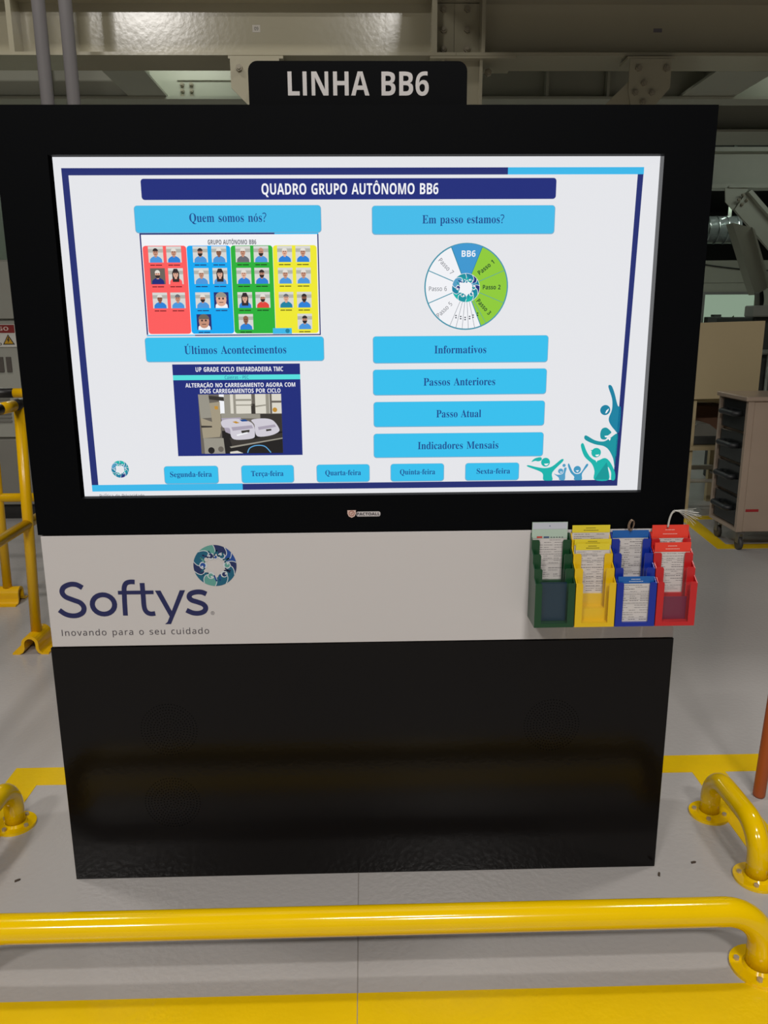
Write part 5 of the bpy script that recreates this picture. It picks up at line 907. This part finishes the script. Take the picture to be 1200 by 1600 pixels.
# ------------------------------------------------------------------ brochure holders on the white band
M_CLEARB = clear_plastic('clear_pocket_film', (200, 205, 210), 0.025)
def holder(x0, label, rgb, dark):
    m = mat('holder_' + label.split()[0], rgb, 0.32, var=0.03)
    x1 = x0 + 0.0855; xm = (x0 + x1) / 2
    t = thing('card_holder', (xm, 0, 0.655), label, 'card holder', 'stepped card holders on the white band')
    yt = lambda k: -0.0710 + 0.0178 * k; zf = lambda k: 0.664 + 0.0268 * k; zt = lambda k: 0.7545 + 0.0272 * k
    side = [(-0.0014, 0.655), (-0.0014, 0.848)]
    for k in (3, 2, 1, 0):
        nxt = yt(k + 1) if k < 3 else -0.004
        side += [(nxt - 0.0005, zt(k) + 0.009 if k < 3 else 0.848), (yt(k) + 0.004, zt(k)), (yt(k), zt(k) - 0.002)]
    side += [(yt(0), 0.655)]
    for xx, nm in ((x0, 'side_wall'), (x1 - 0.0022, 'side_wall')):
        MB().prism(side, 'x', xx, xx + 0.0022).build(nm, m, t)
    MB().box(x0 + 0.0022, x1 - 0.0022, -0.0042, -0.0014, 0.655, 0.848).build('back_plate', m, t)
    MB().box(x0 + 0.0022, x1 - 0.0022, yt(0), -0.0042, 0.655, 0.658).build('base', m, t)
    for k in range(4):
        zlow = 0.658 if k == 0 else zf(k - 1)
        pw = 0.0125 if k == 0 else 0.0155
        a, b = x0 + 0.0022, x1 - 0.0022
        P = [(a, zlow), (b, zlow), (b, zt(k)), (b - pw + .0022, zt(k)), (b - pw, zt(k) - .004), (b - pw, zf(k)), (a + pw, zf(k)), (a + pw, zt(k) - .004), (a + pw - .0022, zt(k)), (a, zt(k))]
        f = MB().prism(P, 'y', yt(k), yt(k) + 0.0022).build('tier_front', m, t)
        MB().box(a, b, yt(k) + 0.0022, (yt(k + 1) if k < 3 else -0.0042), zf(k) - 0.002, zf(k)).build('tier_floor', m, t)
        if k < 2: MB().rect(a + pw, b - pw, zf(k), zt(k) - 0.0005, yt(k) + 0.0010).build('clear_window', M_CLEARB, f)
    if dark:
        kk, z1_, rgb2 = dark
        MB().box(x0 + 0.0145, x1 - 0.0145, yt(kk) - 0.0016, yt(kk) - 0.0006, 0.6645, z1_).build('tinted_liner', mat('liner_' + label.split()[0], rgb2, 0.35), t)
    return t
H = [(0.3640, 'green stepped card holder, leftmost of the four', (20, 66, 36)), (0.4515, 'yellow stepped card holder, second from the left', (226, 186, 14)), (0.5390, 'blue stepped card holder, third from the left', (16, 44, 150)), (0.6265, 'red stepped card holder, rightmost, overhanging the kiosk edge', (190, 32, 34))]
for x, l, c in H: holder(x, l, c, {'g': (1, 0.752, (14, 46, 62)), 'r': (1, 0.716, (112, 30, 58))}.get(l[0]))
YT = lambda k: -0.0710 + 0.0178 * k; ZF = lambda k: 0.664 + 0.0268 * k
M_CARD = mat('card_paper', (206, 200, 196), 0.6, var=0.02); M_INK = mat('card_print', (88, 84, 88), 0.6)
def card(x0, x1, tier, ztop, hdr, hh, label, seed, dy=0.006, z0=None, hdrtxt=True, body=None, lean=0.0):
    rng = random.Random(seed); y = YT(tier) + dy; zb = z0 if z0 is not None else ZF(tier)
    t = thing('form_card', ((x0 + x1) / 2, y, zb), label, 'card', 'printed form cards in the holders')
    s_ = MB().box(x0, x1, y, y + 0.0012, zb, ztop); s_.build('sheet', body or M_CARD, t)
    h = MB(); h.box(x0 - 0.0002, x1 + 0.0002, y - 0.0006, y + 0.0014, ztop - hh, ztop + 0.0003, 0)
    if hdrtxt:
        for i, (u, v, n) in enumerate(((0.36, 0.62, 6), (0.30, 0.70, 9))):
            for j in range(n):
                a = u + (v - u) * j / n; b = a + (v - u) / n * .8; zz = ztop - hh * (0.36 + 0.32 * i)
                h.rect(x0 + (x1 - x0) * a, x0 + (x1 - x0) * b, zz - 0.0007, zz + 0.0007, y - 0.0008, 1)
    h.build('header_strip', [hdr[0], hdr[1]], t)
    pr = MB(); z = ztop - hh - 0.004
    while z > zb + 0.004:
        n = rng.choice((1, 2, 3, 3)); bold = rng.random() < .25
        for j in range(n):
            a = 0.05 + 0.9 * j / n; b = a + 0.9 / n * rng.uniform(.35, .95)
            u = a
            while u < b:
                v = min(b, u + rng.uniform(.03, .09)); pr.rect(x0 + (x1 - x0) * u, x0 + (x1 - x0) * v, z - (0.0006 if bold else 0.0004), z + (0.0006 if bold else .0004), y - 0.0002, 0); u = v + .012
        if rng.random() < .3: pr.rect(x0 + (x1 - x0) * .04, x0 + (x1 - x0) * .96, z - 0.0026, z - 0.0023, y - 0.0002, 0)
        z -= rng.uniform(0.0042, 0.0062)
    pr.build('print', M_INK, t)
    return t
HD = dict(g=(mat('header_pale_green', (176, 196, 180), 0.5), mat('print_grey', (120, 130, 124), 0.6)), y=(mat('header_yellow', (226, 206, 44), 0.5), mat('print_olive', (96, 84, 20), 0.6)),
          b=(mat('header_blue', (20, 92, 168), 0.4), mat('print_white', (200, 206, 214), 0.6)), r=(mat('header_red', (232, 62, 44), 0.4), mat('print_pink', (240, 190, 180), 0.6)))
card(0.3655, 0.4425, 3, 0.8735, HD['g'], 0.036, 'white form card with a pale green flap in the green holder', 3, 0.0085, hdrtxt=False)
o = [o for o in bpy.data.objects if o.name.startswith('form_card')][-1]
mb = MB(); yy = YT(3) + 0.0085 - 0.0010
mb.rect(0.3665, 0.4415, 0.8585, 0.873, yy, 0); mb.rect(0.376, 0.388, 0.8385, 0.8425, yy, 1); mb.rect(0.391, 0.403, 0.8385, 0.8420, yy, 2); mb.disc(0.4035, 0.8655, 0.0012, yy - .0002, 2, 10)
for i in range(5): mb.rect(0.406 + i * .006, 0.4095 + i * .006, 0.839, 0.841, yy, 3)
mb.build('flap_strip', [mat('flap_silver', (190, 194, 204), 0.4), mat('print_red', (196, 70, 60), 0.6), mat('print_blue', (60, 80, 120), 0.6), M_INK], o)
card(0.4535, 0.5355, 3, 0.8655, HD['y'], 0.016, 'rear yellow headed form card, tallest in the yellow holder', 5, 0.0088)
card(0.4555, 0.5350, 2, 0.8385, HD['y'], 0.013, 'middle yellow headed form card, mostly covered by the front one', 7, 0.0105)
card(0.4575, 0.5305, 2, 0.8300, HD['y'], 0.014, 'front yellow headed form card facing out of the yellow holder', 8, 0.0055)
card(0.5415, 0.6205, 3, 0.8530, HD['b'], 0.0165, 'rear form card with a glossy blue flap, in the blue holder', 9, 0.0080, hdrtxt=False)
card(0.5425, 0.6195, 0, 0.7655, HD['b'], 0.0150, 'front blue headed form card low in the blue holder', 10, 0.0060)
card(0.6285, 0.7085, 3, 0.8640, HD['r'], 0.0290, 'rear red headed form card under the clear tassel', 12, 0.0085)
card(0.6295, 0.7080, 2, 0.8300, HD['r'], 0.0205, 'front red headed form card facing out of the red holder', 13, 0.0060)
# loop of wire on the blue card, clear nylon tassel on the red card
wl = MB()
for (r, dx, dz) in ((0.0085, 0, 0), (0.0075, 0.001, .001), (0.0092, -0.001, 0.0)):
    wl.tube([(0.5795 + dx + 0.62 * r * math.cos(a * PI / 10), -0.016 - 0.004 * math.sin(a * PI / 10) - dx, 0.8665 + dz + 1.45 * r * math.sin(a * PI / 10)) for a in range(20)], 0.0011, 8, closed=True)
wl.tube([(0.5795, -0.0155, 0.858), (0.580, -0.0150, 0.8538)], 0.002, 8)
o = wl.build('wire_loop', mat('tarnished_wire', (150, 128, 110), 0.3, 0.6), None, (0.5795, -0.0155, 0.8538)); tag(o, 'small tarnished wire loop standing on the blue flap card', 'loop')
t = thing('nylon_tassel', (0.662, -0.012, 0.864), 'clear nylon tassel fanning right from the top of the red card', 'tassel')
M_NYL = mat('clear_nylon', (190, 188, 180), 0.2, spec=0.8)
rng = random.Random(4); mb = MB()
for i in range(20):
    f = i / 19
    ex, ez = 0.7270 - 0.016 * abs(f - .4) * 2 + rng.uniform(-.008, .004), 0.902 - 0.034 * f + rng.uniform(-.003, .003)
    ya = rng.uniform(-.004, .004)
    mb.tube(crom([(0.661 + .001 * rng.random(), -0.0125 + ya * .2, 0.8630), (0.6640, -0.0135 + ya * .3, 0.881), (0.6690, -0.015 + ya * .6, 0.8950 + .002 * rng.random()), (0.680 + rng.uniform(-.001, .002), -0.017 + ya, 0.8990 - 0.004 * f), (ex * .5 + .345, -0.019 + ya * 2, ez * .55 + .404), (ex, -0.021 + ya * 3, ez)], 4), 0.00045, 5)
mb.build('strands', M_NYL, t)
MB().tube(crom([(0.6610, -0.0125, 0.8600), (0.6630, -0.0132, 0.879), (0.6670, -0.0145, 0.8920), (0.6720, -0.0155, 0.8965)], 4), 0.0022, 10).build('wrapped_stem', M_NYL, t)
